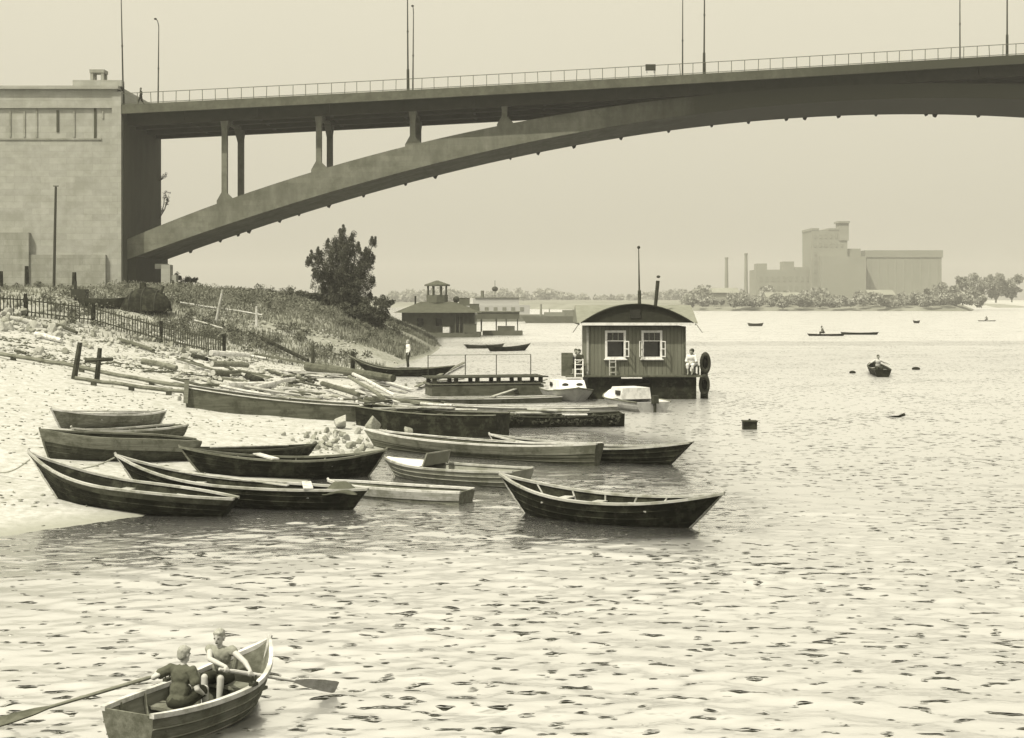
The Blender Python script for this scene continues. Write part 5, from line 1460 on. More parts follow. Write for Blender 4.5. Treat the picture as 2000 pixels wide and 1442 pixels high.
# ---- trees and bushes
def tree_px(name, label, px, pt, pb, w, Y, n, leaf, seed, **kw):
    a, b = at(px, pt, Y), at(px, pb, Y)
    base = Vector((a.x, Y, min(b.z, max(0, gz(a.x, Y)))))
    return tree(name, label, base, a.z - base.z, w * Y / FPX, n, leaf, seed, **kw)
def main_tree():
    """the multi-stemmed tree on the bank: forked, feathery uprights with sky between them"""
    Y = 128.0; base = at(668, 612, Y); base.z = min(base.z, gz(base.x, Y))
    k = Y / FPX
    t = thing('willow_tree', 'dark feathery tree standing alone on top of the grassy bank', 'tree', base)
    g = random.Random(21); mb = MB()
    tips = [(-62, 322 - 0), (-45, 488), (-30, 470), (-14, 476), (0, 452), (8, 446), (20, 460), (34, 478), (46, 488), (58, 466), (66, 468), (60, 500), (-66, 506), (62, 545), (-54, 530), (40, 520), (-20, 510), (10, 500), (30, 545), (-40, 560), (56, 575), (-30, 585)]
    tips[0] = (-58, 494)
    cs, rs = [], []
    for i, (dx, py) in enumerate(tips):
        zt = at(668, py, Y).z - base.z
        yy = g.uniform(-1, 1) * 2.2 * (1 - abs(dx) / 90)
        tip = Vector((dx * k, yy, zt))
        z0 = g.uniform(0.3, 1.6)
        mid = Vector((dx * k * 0.55, yy * 0.5, z0 + (zt - z0) * 0.45))
        mb.path([(g.uniform(-0.2, 0.2), g.uniform(-0.2, 0.2), -0.2), (dx * k * 0.12, yy * 0.1, z0), mid, tip], [0.13, 0.1, 0.06, 0.015], 5)
        for q in range(20):
            f = g.uniform(0.12, 1.0)
            p = (Vector((dx * k * 0.12, yy * 0.1, z0)).lerp(mid, f / 0.5) if f < 0.5 else mid.lerp(tip, (f - 0.5) / 0.5))
            s = 0.55 - 0.42 * f
            cs.append((p.x + g.gauss(0, 0.3) * (1 - 0.6 * f), p.y + g.gauss(0, 0.3), p.z + g.gauss(0, 0.15)))
            rs.append(max(0.15, s + 0.04 + g.uniform(-0.1, 0.16)))
        for q in range(4):
            cs.append((tip.x + g.gauss(0, 0.05), tip.y, tip.z - 0.2 * q + 0.12)); rs.append(0.12 + 0.05 * q)
    for q in range(230):                              # inner foliage of the rounded crown
        a_, h_ = g.uniform(0, TAU), g.random()
        rad = 2.95 * (1 - abs(h_ - 0.42) ** 2 * 2.3) * math.sqrt(g.random())
        cs.append((math.cos(a_) * rad + 0.05, math.sin(a_) * rad * 0.8, 0.6 + h_ * 6.1)); rs.append(g.uniform(0.25, 0.6))
    mb.build('trunk', 'bark', t)
    V, F = leaf_cloud(cs, rs, 70000, 0.07, 22, flat=1.15)
    mesh_np('crown', V, F, 'leaf', t)
main_tree()
B = 'bushes on the bank'
tree_px('bush', 'dense dark bush right beside the feathery tree, on the drop to the river', 736, 572, 648, 66, 126.0, 6500, 0.09, 31, shape='round', cat='bush', group=B, limbs=14)
tree_px('bush', 'low dark bush at the foot of the feathery tree', 690, 590, 625, 70, 125.0, 4500, 0.09, 32, shape='round', cat='bush', group=B, limbs=12)
tree_px('bush', 'grey bush just past the bridge springing', 362, 530, 578, 46, 150.0, 3500, 0.1, 33, m='leaf_light', shape='round', cat='bush', group=B, limbs=11)
tree_px('bush', 'small low bush between springing and leaning pole', 388, 552, 580, 34, 150.0, 1800, 0.1, 34, m='leaf_light', shape='round', cat='bush', group=B, limbs=9)
tree_px('bush', 'pale hazy bush on the crest behind the leaning pole', 540, 556, 590, 70, 165.0, 3000, 0.11, 35, m='grass_blade', shape='round', cat='bush', group=B, limbs=11)
tree_px('bush', 'tall weedy bush left of the feathery tree', 622, 570, 606, 46, 130.0, 3600, 0.09, 38, shape='round', cat='bush', group=B, limbs=12)
tree_px('bush', 'low shrub on the slope below the weedy bush', 600, 588, 618, 60, 124.0, 3200, 0.09, 39, m='leaf_light', shape='round', cat='bush', group=B, limbs=12)
tree_px('bush', 'middle bush on the crest of the bank', 480, 566, 590, 55, 160.0, 2300, 0.11, 36, m='leaf_light', shape='round', cat='bush', group=B, limbs=10)
tree_px('bush', 'bush on the crest next to the feathery tree', 585, 566, 596, 50, 140.0, 3000, 0.1, 37, m='leaf_light', shape='round', cat='bush', group=B, limbs=10)
# twigs sprouting from the pier corner
for lab, px, py, w, h, n, sd in (('sparse sapling growing at the foot of the pier above the arch springing', 317, 425, 26, 50, 330, 51), ('tiny twig tuft sprouting from the pier face', 315, 352, 18, 12, 90, 52)):
    Y = 152.5; a = at(px, py, Y)
    t = thing('sapling', lab, 'sapling', a, 0, 'saplings on the pier')
    k = Y / FPX; gq = random.Random(sd); mb = MB(); cs, rs = [], []
    for i in range(9):
        tip = Vector((gq.uniform(-0.3, 1.0) * w * k * 0.6, gq.uniform(-0.4, 0.4), gq.uniform(0.2, 1.0) * h * k))
        mb.path([(-0.35, 0, -0.2), tip * 0.5, tip], [0.03, 0.02, 0.008], 4); cs += [tip, tip * 0.8]; rs += [0.2, 0.22]
    mb.build('trunk', 'bark', t)
    V, F = leaf_cloud(cs, rs, n, 0.07, sd); mesh_np('crown', V, F, 'leaf', t)

# ---- things heaped at the foot of the abutment
def tarp_boat():
    p = on_ground(285, 608); Y = p.y
    t = thing('tarred_drum', 'large dark rounded drum lying below the bridge springing', 'drum', p, R(-6))
    k = Y / FPX; L = 104 * k; n = 22; m_ = 12; V = []
    for i in range(n):
        u = i / (n - 1); w = (1 - abs(2 * u - 1) ** 3.0) ** 0.5; top = 1.75 * (0.42 + 0.58 * (1 - abs(2 * u - 1.05) ** 2.6))
        for j in range(m_):
            a = math.pi * j / (m_ - 1)
            V.append((L * (u - 0.5), -math.cos(a) * 1.1 * max(w, 0.05), math.sin(a) ** 0.8 * top * max(w, 0.05) ** 0.5))
    o = mesh_np('shell', np.array(V), grid_faces(n, m_), 'tarred_wood', t, smooth=True)
    MB().path([(L * (i / 11 - 0.5) * 0.96, 0, 1.75 * (0.42 + 0.58 * (1 - abs(2 * i / 11 - 1.05) ** 2.6)) * max(0.05, (1 - abs(2 * i / 11 - 1) ** 3.0) ** 0.5) ** 0.5 + 0.03) for i in range(12)], 0.05, 6).build('seam', 'dark_wood', t)
    MB().path([(-0.2, 0, 1.6), (-0.25, 0, 2.15)], [0.3, 0.22], 9).build('hatch', 'tarred_wood', t); MB().path([(L * 0.3, -0.2, 1.3), (L * 0.36, -0.2, 1.9)], [0.12, 0.1], 7).build('pipe', 'dark_wood', t)
    for u in (0.25, 0.5, 0.75):
        w = (1 - abs(2 * u - 1) ** 3.0) ** 0.5; top = 1.75 * (0.42 + 0.58 * (1 - abs(2 * u - 1.05) ** 2.6))
        MB().path([(L * (u - 0.5), -math.cos(math.pi * j / 12) * 1.13 * w, math.sin(math.pi * j / 12) ** 0.8 * (top * w ** 0.5 + 0.03)) for j in range(13)], 0.045, 5).build('hoop', 'iron', t)
tarp_boat()
p = on_ground(205, 602)
t = thing('boat_hulk', 'low dark boat hulk lying next to the rounded drum', 'boat', p, R(4))
hull_mesh(4.2, dict(beam=1.5, hm=0.7, hb=0.9, hs=0.8, rb=0.5, rs=0.3, ts=0.3, flat=0.4, pb=2.4)).build('hull', 'dark_wood', t)
MB().box((0.3, 0, 0.62), (0.25, 1.2, 0.05)).build('thwart', 'mid_wood', t)
p = on_ground(156, 588)
t = thing('field_stove', 'small black iron stove box on the bank below the plinth', 'stove', p)
MB().box((0, 0, 0.55), (1.1, 0.9, 0.7)).build('box', 'iron', t); MB().box((0.3, 0, 0.1), (0.5, 0.7, 0.3)).build('base', 'iron', t); MB().tube((-0.35, 0, 0.9), (-0.35, 0, 1.5), 0.12, 0.12, 7).build('flue', 'iron', t)
p = at(333, 600, 141.0)
t = thing('concrete_block_ruin', 'broken pale concrete block wall beside the arch springing', 'ruin', (p.x, 141, gz(p.x, 141)))
z0 = t.location.z
MB().box((-0.35, 0, 1.4), (0.9, 1.2, 2.9)).build('pier', 'concrete_abutment', t); MB().box((0.35, 0.1, 0.9), (0.6, 1.0, 1.9)).build('lower_block', 'concrete_abutment', t); MB().box((-0.9, 0.2, 2.7), (1.2, 1.0, 0.5)).build('lintel', 'concrete_plinth', t); MB().box((0.3, -0.45, 0.9), (0.25, 0.1, 0.8)).build('opening', 'iron', t)
log('pale rail laid across the grassy slope', (352, 602), (512, 626), 0.06, 'bleached_wood', 0.35, name='pole')

# ================================================================== HOUSEBOAT
def houseboat():
    Y = 69.0; k = Y / FPX
    def X(px): return (px - 1242) * k
    def Z(py): return CAM_H - (py - HY) * k
    c = at(1242, 780, Y)
    t = thing('houseboat', 'small houseboat with arched gable roof, two white-framed windows and tall mast', 'houseboat', (c.x, Y, 0))
    dz = Z(735); D = 4.6
    # hull: two dark pontoon tanks and deck
    for x0, x1 in ((1148, 1212), (1272, 1358)):
        MB().box(((X(x0) + X(x1)) / 2, D / 2 - 0.1, dz / 2 - 0.2), (X(x1) - X(x0), D + 0.6, dz + 0.36)).build('pontoon_tank', 'tarred_wood', t)
    MB().box(((X(1212) + X(1272)) / 2, D / 2, 0.3), (X(1272) - X(1212), D - 0.4, 0.9)).build('middle_float', 'dark_wood', t)
    n = 15
    for i in range(n):
        x0 = X(1104) + (X(1369) - X(1104)) * i / n; w = (X(1369) - X(1104)) / n - 0.02
        MB().box((x0 + w / 2, D / 2 - 0.15, dz + 0.02), (w, D + 1.0, 0.07)).build('deck_plank', 'mid_wood', t)
    # walls with window openings, vertical boarding
    xl, xr = X(1146), X(1339); zb, zt = dz + 0.06, Z(638)
    wins = [(X(1186), X(1218), Z(697), Z(650)), (X(1257), X(1289), Z(697), Z(650))]
    nb = 26; bw = (xr - xl) / nb
    for i in range(nb):
        a, b = xl + bw * i, xl + bw * (i + 1) - 0.012
        cuts = [(zb, zt)]
        for wx0, wx1, wz0, wz1 in wins:
            if b > wx0 and a < wx1: cuts = [(zb, wz0), (wz1, zt)]
        for z0, z1 in cuts:
            MB().box(((a + b) / 2, 0.03 + random.uniform(-0.006, 0.006), (z0 + z1) / 2), (b - a, 0.05, z1 - z0)).build('board', 'house_siding', t)
    MB().box((xl + 0.03, D / 2, (zb + zt) / 2), (0.06, D - 0.15, zt - zb)).build('side_wall', 'house_siding', t)
    MB().box((xr - 0.03, D / 2, (zb + zt) / 2), (0.06, D - 0.15, zt - zb)).build('side_wall', 'house_siding', t)
    MB().box(((xl + xr) / 2, D - 0.03, (zb + zt) / 2), (xr - xl, 0.06, zt - zb)).build('rear_wall', 'house_siding', t)
    MB().box(((xl + xr) / 2, 0.5, (zb + zt) / 2), (xr - xl - 0.2, 0.05, zt - zb)).build('inner_screen', 'window_dark', t)
    MB().box((xl + 0.04, 0.0, (zb + zt) / 2), (0.1, 0.1, zt - zb)).build('corner_board', 'pale_wood', t)
    MB().box((xr - 0.04, 0.0, (zb + zt) / 2), (0.1, 0.1, zt - zb)).build('corner_board', 'mid_wood', t)
    for wi, (x0, x1, z0, z1) in enumerate(wins):
        w = MB()
        f = 0.11
        for a, b, cc, d in ((x0 - f, x0, z0 - f, z1 + f), (x1, x1 + f, z0 - f, z1 + f), (x0, x1, z1, z1 + f), (x0, x1, z0 - f, z0)):
            w.box(((a + b) / 2, -0.03, (cc + d) / 2), (b - a, 0.09, d - cc))
        fr = w.build('window_frame', 'white_paint', t)
        MB().box(((x0 + x1) / 2, -0.08, z0 - f - 0.02), (x1 - x0 + 2 * f + 0.12, 0.16, 0.05)).build('sill', 'white_paint', fr)
        zm = z0 + (z1 - z0) * 0.66
        MB().box(((x0 + x1) / 2, 0.0, zm), (x1 - x0, 0.05, 0.05)).build('transom', 'white_paint', fr)
        for q in (1, 2):
            xx = x0 + (x1 - x0) * q / 3
            MB().box((xx, 0.0, (zm + z1) / 2), (0.03, 0.04, z1 - zm - 0.05)).build('glazing_bar', 'grey_paint', fr)
        MB().box(((x0 + x1) / 2, 0.02, (zm + z1) / 2), (x1 - x0, 0.012, z1 - zm)).build('pane', 'window_dark', fr)
        # casement leaves standing open
        for s in ((1,) if wi == 0 else (-1, 1)):
            hx = x1 + f * 0.6 if s > 0 else x0 - f * 0.6
            lf = MB(); Lw, hh = 0.36, zm - z0
            M = Matrix.Rotation(R(-62 if s > 0 else 242), 3, 'Z')
            for a, b, cc, d in ((0, 0.05, 0, hh), (Lw - 0.05, Lw, 0, hh), (0.05, Lw - 0.05, 0, 0.05), (0.05, Lw - 0.05, hh - 0.05, hh), (0.05, Lw - 0.05, hh / 2 - 0.02, hh / 2 + 0.02)):
                lf.box(M @ Vector(((a + b) / 2, 0, 0)) + Vector((hx, -0.08, z0 + (cc + d) / 2)), (b - a, 0.03, d - cc), M=M)
            lf.build('casement_leaf', 'white_paint', t)
    # fascia, arched gable and roof
    ex0, ex1 = X(1127), X(1361); zf = Z(633)
    MB().box(((ex0 + ex1) / 2 - 0.02, -0.42, zf), (ex1 - ex0 - 0.25, 0.06, 0.13)).build('fascia', 'white_paint', t)
    MB().box(((ex0 + ex1) / 2, D / 2 - 0.1, zf - 0.02), (ex1 - ex0 - 0.2, D + 0.6, 0.06)).build('soffit', 'roof_dark', t)
    apex = Z(594); nseg = 18
    gx0, gx1 = X(1134), X(1352)
    arc = []
    for i in range(nseg + 1):
        u = -1 + 2 * i / nseg
        arc.append(((gx0 + gx1) / 2 + (gx1 - gx0) / 2 * u, zf + 0.06 + (apex - zf - 0.06) * (1 - abs(u) ** 2.0)))
    MB().extrude([(x, -0.30, z) for x, z in arc], (0, 0.05, 0)).build('gable', 'roof_dark', t)
    bg = MB()
    for (x0, z0), (x1, z1) in zip(arc[:-1], arc[1:]): bg.beam((x0, -0.36, z0), (x1, -0.36, z1), 0.2, 0.05)
    bg.build('arched_verge', 'roof_dark', t)
    MB().box((X(1240), -0.33, Z(613)), (0.5, 0.05, 0.42)).build('gable_vent', 'window_dark', t)
    rz = Z(597)
    MB().add([(ex0, -0.32, zf + 0.07), (ex1, -0.32, zf + 0.07), (ex1, D * 0.5, rz + 0.02), (ex0, D * 0.5, rz + 0.02), (ex1, D + 0.3, zf + 0.07), (ex0, D + 0.3, zf + 0.07),
              (ex0, -0.32, zf + 0.03), (ex1, -0.32, zf + 0.03), (ex1, D + 0.3, zf + 0.03), (ex0, D + 0.3, zf + 0.03)],
             [(0, 1, 2, 3), (3, 2, 4, 5), (0, 3, 5, 9, 6), (1, 7, 8, 4, 2), (6, 9, 8, 7), (0, 6, 7, 1), (5, 4, 8, 9)]).build('roof', 'roof_felt', t)
    vl = MB()                                  # vault running back behind the gable
    for x, z in arc: vl.v += [Vector((x, -0.25, z)), Vector((x, D * 0.55, z))]
    for i in range(nseg): vl.f.append((2 * i, 2 * i + 1, 2 * i + 3, 2 * i + 2))
    vl.build('gable_vault', 'roof_dark', t)
    m = MB(); m.path([(X(1250), 0.3, apex - 0.2), (X(1250), 0.3, Z(568)), (X(1250) - 0.01, 0.3, Z(566)), (X(1248.5), 0.3, Z(486))], [0.085, 0.08, 0.045, 0.022], 8); m.build('mast', 'dark_wood', t)
    MB().ball((X(1248.5), 0.3, Z(483)), 0.08).build('mast_ball', 'iron', t)
    m = MB(); m.path([(X(1284), 1.0, rz - 0.1), (X(1289), 1.0, Z(548))], [0.085, 0.095], 8); m.build('stove_pipe', 'iron', t)
    MB().ball((X(1290), 1.0, Z(540)), (0.1, 0.1, 0.07)).build('pipe_cowl', 'iron', t)
    for s, px in ((-1, 1130), (1, 1358)):
        MB().beam((X(px), -0.3, zf), (X(px) + s * 0.3, -0.4, zf - 0.42), 0.025, 0.025).build('brace', 'iron', t)
    # porches, ladders, fenders
    MB().box((X(1108), 0.3, (dz + Z(690)) / 2), (0.55, 0.5, Z(690) - dz)).build('locker', 'mid_wood', t)
    for x in (X(1122), X(1137)):
        MB().beam((x, -0.7, dz + 0.0), (x + 0.02, -0.35, Z(701)), 0.05, 0.05).build('ladder_rail', 'white_paint', t)
    for q in range(4): MB().beam((X(1122), -0.62 + q * 0.07, dz + 0.15 + q * 0.22), (X(1137), -0.62 + q * 0.07, dz + 0.15 + q * 0.22), 0.05, 0.04).build('ladder_rung', 'white_paint', t)
    for x in (X(1190), X(1202)):
        MB().beam((x, -0.3, dz), (x, -0.12, Z(702)), 0.045, 0.045).build('step_rail', 'pale_wood', t)
    for q in range(3): MB().beam((X(1190), -0.26 + 0.05 * q, dz + 0.2 + q * 0.25), (X(1202), -0.26 + 0.05 * q, dz + 0.2 + q * 0.25), 0.08, 0.04).build('step', 'pale_wood', t)
    # mooring pile with tyres, a thing of its own
    q = Vector((c.x + X(1376), Y + 0.1, 0))
    pile = thing('mooring_pile', 'thick dark mooring pile at the houseboat corner', 'pile', q)
    MB().path([(0, 0, -0.6), (0, 0, 1.2), (0.03, 0, 2.2)], [0.2, 0.18, 0.16], 10).build('shaft', 'tarred_wood', pile)
    for (dx, dy, z, lab) in ((0.02, -0.24, 1.75, 'upper old tyre hung on the houseboat mooring pile'), (-0.03, -0.26, 0.7, 'lower old tyre hung on the houseboat mooring pile')):
        tt = thing('old_tyre', lab, 'tyre', q + Vector((dx, dy, z)), 0, 'tyres on the pile')
        mb = MB(); Rr, r0 = 0.33, 0.115
        for i in range(20):
            A = TAU * i / 20
            for j in range(8):
                Bq = TAU * j / 8; mb.v.append(Vector((math.cos(A) * (Rr + r0 * math.cos(Bq)) * 0.62, r0 * math.sin(Bq) * 1.2 , math.sin(A) * (Rr + r0 * math.cos(Bq)) * 1.25)))
        for i in range(20):
            for j in range(8): mb.f.append((i * 8 + j, ((i + 1) % 20) * 8 + j, ((i + 1) % 20) * 8 + (j + 1) % 8, i * 8 + (j + 1) % 8))
        mb.build('ring', 'rubber', tt, smooth=True)
    return t, c.x, Y, dz
HB, HBX, HBY, HBZ = houseboat()

# ---- ropes
def rope(label, a, b, sag, r=0.018):
    A, B = Vector(a), Vector(b)
    pts = [A.lerp(B, i / 14) - Vector((0, 0, sag * math.sin(math.pi * i / 14))) for i in range(15)]
    o = MB().path(pts, r, 5).build('mooring_rope', 'rope'); return tag(o, label, 'rope', 'mooring ropes')
a = on_ground(-30, 905); b = on_level(72, 845, 1.1)
rope('slack rope from the blunt bow of the planked boat to the sand', on_level(74, 846, 1.0), a + Vector((0, 0, 0.05)), 0.1)
rope('rope from the high sharp bow to the edge of the picture', on_level(58, 898, 0.95), on_ground(-20, 925) + Vector((0, 0, 0.05)), 0.15)
rope('rope between the bow of the long dark boat and its neighbour', on_level(224, 894, 1.0), on_level(150, 916, 0.75), 0.06)
bx = big_boat[0].location
rope('mooring line dropping from the stern of the large afloat boat', on_level(1366, 985, 0.45), on_level(1366, 1040, 0.0), 0.0, 0.012)
# ================================================================== PEOPLE
def skin_mesh(name, mb, m, parent, voxel, smooth_it=4):
    """closed shapes fused into one continuous surface"""
    o = mb.build(name, m, parent)
    r = o.modifiers.new('fuse', 'REMESH'); r.mode = 'VOXEL'; r.voxel_size = voxel; r.use_smooth_shade = True
    s = o.modifiers.new('soften', 'SMOOTH'); s.factor = 0.5; s.iterations = smooth_it
    return o

def add_fist(mb, wrist, centre, axis, s):
    """palm plus four curled fingers and a thumb closed round a bar"""
    wrist, c, ax = Vector(wrist), Vector(centre), Vector(axis).normalized()
    fw = (c - wrist); fw = (fw - ax * fw.dot(ax)).normalized()
    up = ax.cross(fw).normalized()
    if up.z < 0: up = -up; 
    R_ = 0.026
    mb.capsule(wrist, c - fw * 0.012 + up * 0.022, 0.021 * s + 0.004, 0.024 * s + 0.004)
    for k, (off, ln) in enumerate(((-0.030, 0.9), (-0.010, 1.05), (0.011, 1.0), (0.030, 0.8))):
        base = c + ax * off * s
        pts = [base + (up * math.cos(t) + fw * math.sin(t)) * R_ for t in (0.1, 0.9, 1.8 * ln, 2.7 * ln)]
        for a, b in zip(pts[:-1], pts[1:]): mb.capsule(a, b, 0.0095 * s + 0.001, 0.0085 * s + 0.001)
    tb = c + ax * -0.036 * s + up * 0.012 - fw * 0.01
    mb.capsule(tb, c + ax * -0.03 * s - fw * 0.022 - up * 0.012, 0.011 * s, 0.0095 * s); mb.capsule(c + ax * -0.03 * s - fw * 0.022 - up * 0.012, c + ax * -0.012 * s - up * 0.028 + fw * 0.002, 0.0095 * s, 0.009 * s)

def add_open_hand(mb, wrist, direction, normal, s):
    w, d, n = Vector(wrist), Vector(direction).normalized(), Vector(normal).normalized()
    side = d.cross(n).normalized(); n = side.cross(d)
    palm = w + d * 0.055 * s
    for q in (-0.022, 0, 0.022): mb.capsule(w + side * q * 0.5 * s, palm + side * q * s, 0.016 * s, 0.014 * s)
    for off, ln in ((-0.030, 0.052), (-0.010, 0.064), (0.010, 0.060), (0.030, 0.046)):
        a = palm + side * off * s; b = a + (d * 0.8 - n * 0.25) * ln * 0.6 * s; c = b + (d * 0.6 - n * 0.8).normalized() * ln * 0.55 * s
        mb.capsule(a, b, 0.0095 * s, 0.0088 * s); mb.capsule(b, c, 0.0088 * s, 0.0078 * s)
    t0 = w + d * 0.018 * s - side * 0.02 * s; t1 = t0 + (d * 0.5 - side * 0.8 - n * 0.2).normalized() * 0.04 * s; t2 = t1 + (d * 0.85 - side * 0.25 - n * 0.35).normalized() * 0.03 * s
    mb.capsule(t0, t1, 0.012 * s, 0.0105 * s); mb.capsule(t1, t2, 0.0105 * s, 0.009 * s)

def person(label, loc, rz, J, s=1.0, voxel=0.02, shirt='cloth_grey', sleeves=0.6, bottom='cloth_dark', legs=1.0, hair='hair_dark', skin='skin', hands=None, group=None, head_dir=(1, 0, 0), belly=1.0, M=None):
    """J: joints in the figure's own axes (x the way it faces, y to its left, z up)"""
    t = thing('person', label, 'person', loc, rz, group)
    J = {k: Vector(v) for k, v in J.items()}
    sc = s
    b = MB()
    pel, ch, nk, hd = J['pelvis'], J['chest'], J['neck'], J['head']
    up = (ch - pel).normalized()
    q = up.to_track_quat('Z', 'Y').to_matrix()
    fwd = Vector((1, 0, 0)); fwd = (fwd - up * fwd.dot(up)).normalized(); lef = up.cross(fwd)
    T = Matrix((fwd, lef, up)).transposed()
    def torso(mb, k):
        mb.ball(pel, Vector((0.115, 0.155, 0.12)) * sc + Vector((k, k, k)), 12, 9, T)
        mb.ball(pel.lerp(ch, 0.45), Vector((0.102 * belly, 0.145, 0.16)) * sc + Vector((k, k, k)), 12, 9, T)
        mb.ball(ch, Vector((0.115, 0.165, 0.16)) * sc + Vector((k, k, k)), 12, 9, T)
        for sd in 'lr': mb.capsule(ch + up * 0.06 * sc, J['sho_' + sd], 0.06 * sc + k, 0.055 * sc + k)
    torso(b, 0)
    b.capsule(ch + up * 0.1 * sc, hd - Vector((0, 0, 0.05)) * sc, 0.055 * sc, 0.048 * sc)
    hv = Vector(head_dir).normalized(); hl = Vector((0, 0, 1)).cross(hv).normalized(); hu = hv.cross(hl)
    HM = Matrix((hv, hl, hu)).transposed()
    def hp(x, y, z): return hd + HM @ (Vector((x, y, z)) * sc * 1.08)
    b.ball(hp(-0.01, 0, 0.03), Vector((0.098, 0.079, 0.095)) * sc * 1.08, 14, 10, HM)
    b.ball(hp(0.018, 0, -0.04), Vector((0.07, 0.062, 0.085)) * sc * 1.08, 14, 10, HM)
    b.capsule(hp(0.085, 0, 0.015), hp(0.107, 0, -0.022), 0.010 * sc, 0.014 * sc)       # nose
    b.ball(hp(0.078, 0, -0.088), Vector((0.022, 0.028, 0.02)) * sc, 8, 6, HM)           # chin
    for y in (-1, 1): b.ball(hp(-0.005, y * 0.082, -0.005), Vector((0.022, 0.012, 0.034)) * sc, 8, 6, HM)
    for sd in 'lr':
        b.capsule(J['sho_' + sd], J['elb_' + sd], 0.056 * sc, 0.044 * sc); b.capsule(J['elb_' + sd], J['wri_' + sd], 0.046 * sc, 0.032 * sc)
        b.capsule(J['hip_' + sd], J['kne_' + sd], 0.088 * sc, 0.064 * sc); b.capsule(J['kne_' + sd], J['ank_' + sd], 0.062 * sc, 0.042 * sc)
        cal = J['kne_' + sd].lerp(J['ank_' + sd], 0.3); b.ball(cal - fwd * 0.012 * sc, Vector((0.06, 0.055, 0.1)) * sc)
        b.capsule(J['ank_' + sd] - Vector((0, 0, 0.03)) * sc, J['toe_' + sd], 0.035 * sc, 0.026 * sc)
        h = (hands or {}).get(sd)
        if h and h[0] == 'fist': add_fist(b, J['wri_' + sd], h[1], h[2], sc * 1.12)
        else:
            d = (J['wri_' + sd] - J['elb_' + sd]).normalized() if not h else Vector(h[1])
            add_open_hand(b, J['wri_' + sd], d, h[2] if h else (0, 0, 1), sc)
    skin_mesh('body', b, skin, t, voxel, 2 if voxel < 0.01 else 3)
    # clothing
    if shirt:
        c = MB(); k = 0.014 * sc + 0.004
        torso(c, k)
        for sd in 'lr':
            e = J['sho_' + sd].lerp(J['elb_' + sd], min(1.0, sleeves))
            c.capsule(J['sho_' + sd], e, 0.064 * sc + k, 0.06 * sc + k)
            if sleeves > 1: c.capsule(J['elb_' + sd], J['elb_' + sd].lerp(J['wri_' + sd], sleeves - 1), 0.052 * sc + k, 0.042 * sc + k)
        o = skin_mesh('shirt', c, shirt, t, voxel * 1.1, 3)
        if voxel < 0.012:
            tx = bpy.data.textures.get('folds') or bpy.data.textures.new('folds', 'CLOUDS')
            tx.noise_scale = 0.07; tx.noise_depth = 2
            dm = o.modifiers.new('folds', 'DISPLACE'); dm.texture = tx; dm.strength = 0.022; dm.mid_level = 0.45; dm.texture_coords = 'LOCAL'
    if bottom:
        c = MB(); k = 0.02 * sc + 0.004
        c.ball(pel - up * 0.02 * sc, Vector((0.116, 0.156, 0.10)) * sc + Vector((k, k, k)), 12, 9, T)
        for sd in 'lr':
            f = min(1.0, legs * 2)
            c.capsule(J['hip_' + sd], J['hip_' + sd].lerp(J['kne_' + sd], f), 0.092 * sc + k, (0.092 - 0.02 * f) * sc + k)
            if legs > 0.5: c.capsule(J['kne_' + sd], J['kne_' + sd].lerp(J['ank_' + sd], (legs - 0.5) * 2), 0.066 * sc + k, 0.05 * sc + k)
        skin_mesh('trousers' if legs > 0.5 else 'shorts', c, bottom, t, voxel * 1.1, 3)
    if hair:
        c = MB()
        c.ball(hp(-0.018, 0, 0.045), Vector((0.1, 0.086, 0.092)) * sc * 1.08, 14, 10, HM)
        c.ball(hp(-0.05, 0, 0.0), Vector((0.062, 0.078, 0.078)) * sc * 1.08, 12, 9, HM)
        c.capsule(hp(0.05, -0.04, 0.085), hp(0.05, 0.04, 0.085), 0.03 * sc, 0.03 * sc)
        gh = random.Random(len(label))
        for _ in range(26):                        # uneven locks
            a, e_ = gh.uniform(0, TAU), gh.uniform(0.1, 1.4)
            c.ball(hp(-0.02 + 0.088 * math.cos(a) * math.cos(e_), 0.078 * math.sin(a) * math.cos(e_), 0.04 + 0.085 * math.sin(e_)), 0.022 * sc, 6, 5)
        skin_mesh('hair', c, hair, t, voxel, 1)
    if voxel < 0.012:
        for y in (-1, 1): MB().ball(hp(0.082, y * 0.031, 0.012), Vector((0.012, 0.018, 0.012)) * sc, 8, 6, HM).build('eye', 'hair_dark', t, smooth=True)
        MB().ball(hp(0.088, 0, -0.056), Vector((0.01, 0.028, 0.009)) * sc, 8, 6, HM).build('mouth', 'mid_wood', t, smooth=True)
    return t

def seated(s, lean=0.0, arms='knees', spread=0.11):
    J = dict(pelvis=(0, 0, 0.1), chest=(0.06 + lean, 0, 0.46), neck=(0.07 + lean * 1.2, 0, 0.62), head=(0.10 + lean * 1.5, 0, 0.76),
             sho_l=(0.05 + lean, 0.19, 0.55), sho_r=(0.05 + lean, -0.19, 0.55), elb_l=(0.08 + lean, 0.27, 0.28), elb_r=(0.08 + lean, -0.27, 0.28), wri_l=(0.32 + lean, 0.2, 0.2), wri_r=(0.32 + lean, -0.2, 0.2),
             hip_l=(0.02, 0.09, 0.08), hip_r=(0.02, -0.09, 0.08), kne_l=(0.44, spread + 0.03, 0.1), kne_r=(0.44, -spread - 0.03, 0.1), ank_l=(0.46, spread, -0.32), ank_r=(0.46, -spread, -0.32), toe_l=(0.62, spread, -0.39), toe_r=(0.62, -spread, -0.39))
    if arms == 'wide': J.update(elb_l=(0.12 + lean, 0.42, 0.42), elb_r=(0.12 + lean, -0.42, 0.42), wri_l=(0.3 + lean, 0.62, 0.32), wri_r=(0.3 + lean, -0.62, 0.32))
    if arms == 'lap': J.update(wri_l=(0.3 + lean, 0.08, 0.2), wri_r=(0.3 + lean, -0.08, 0.2))
    return {k: Vector(v) * s for k, v in J.items()}

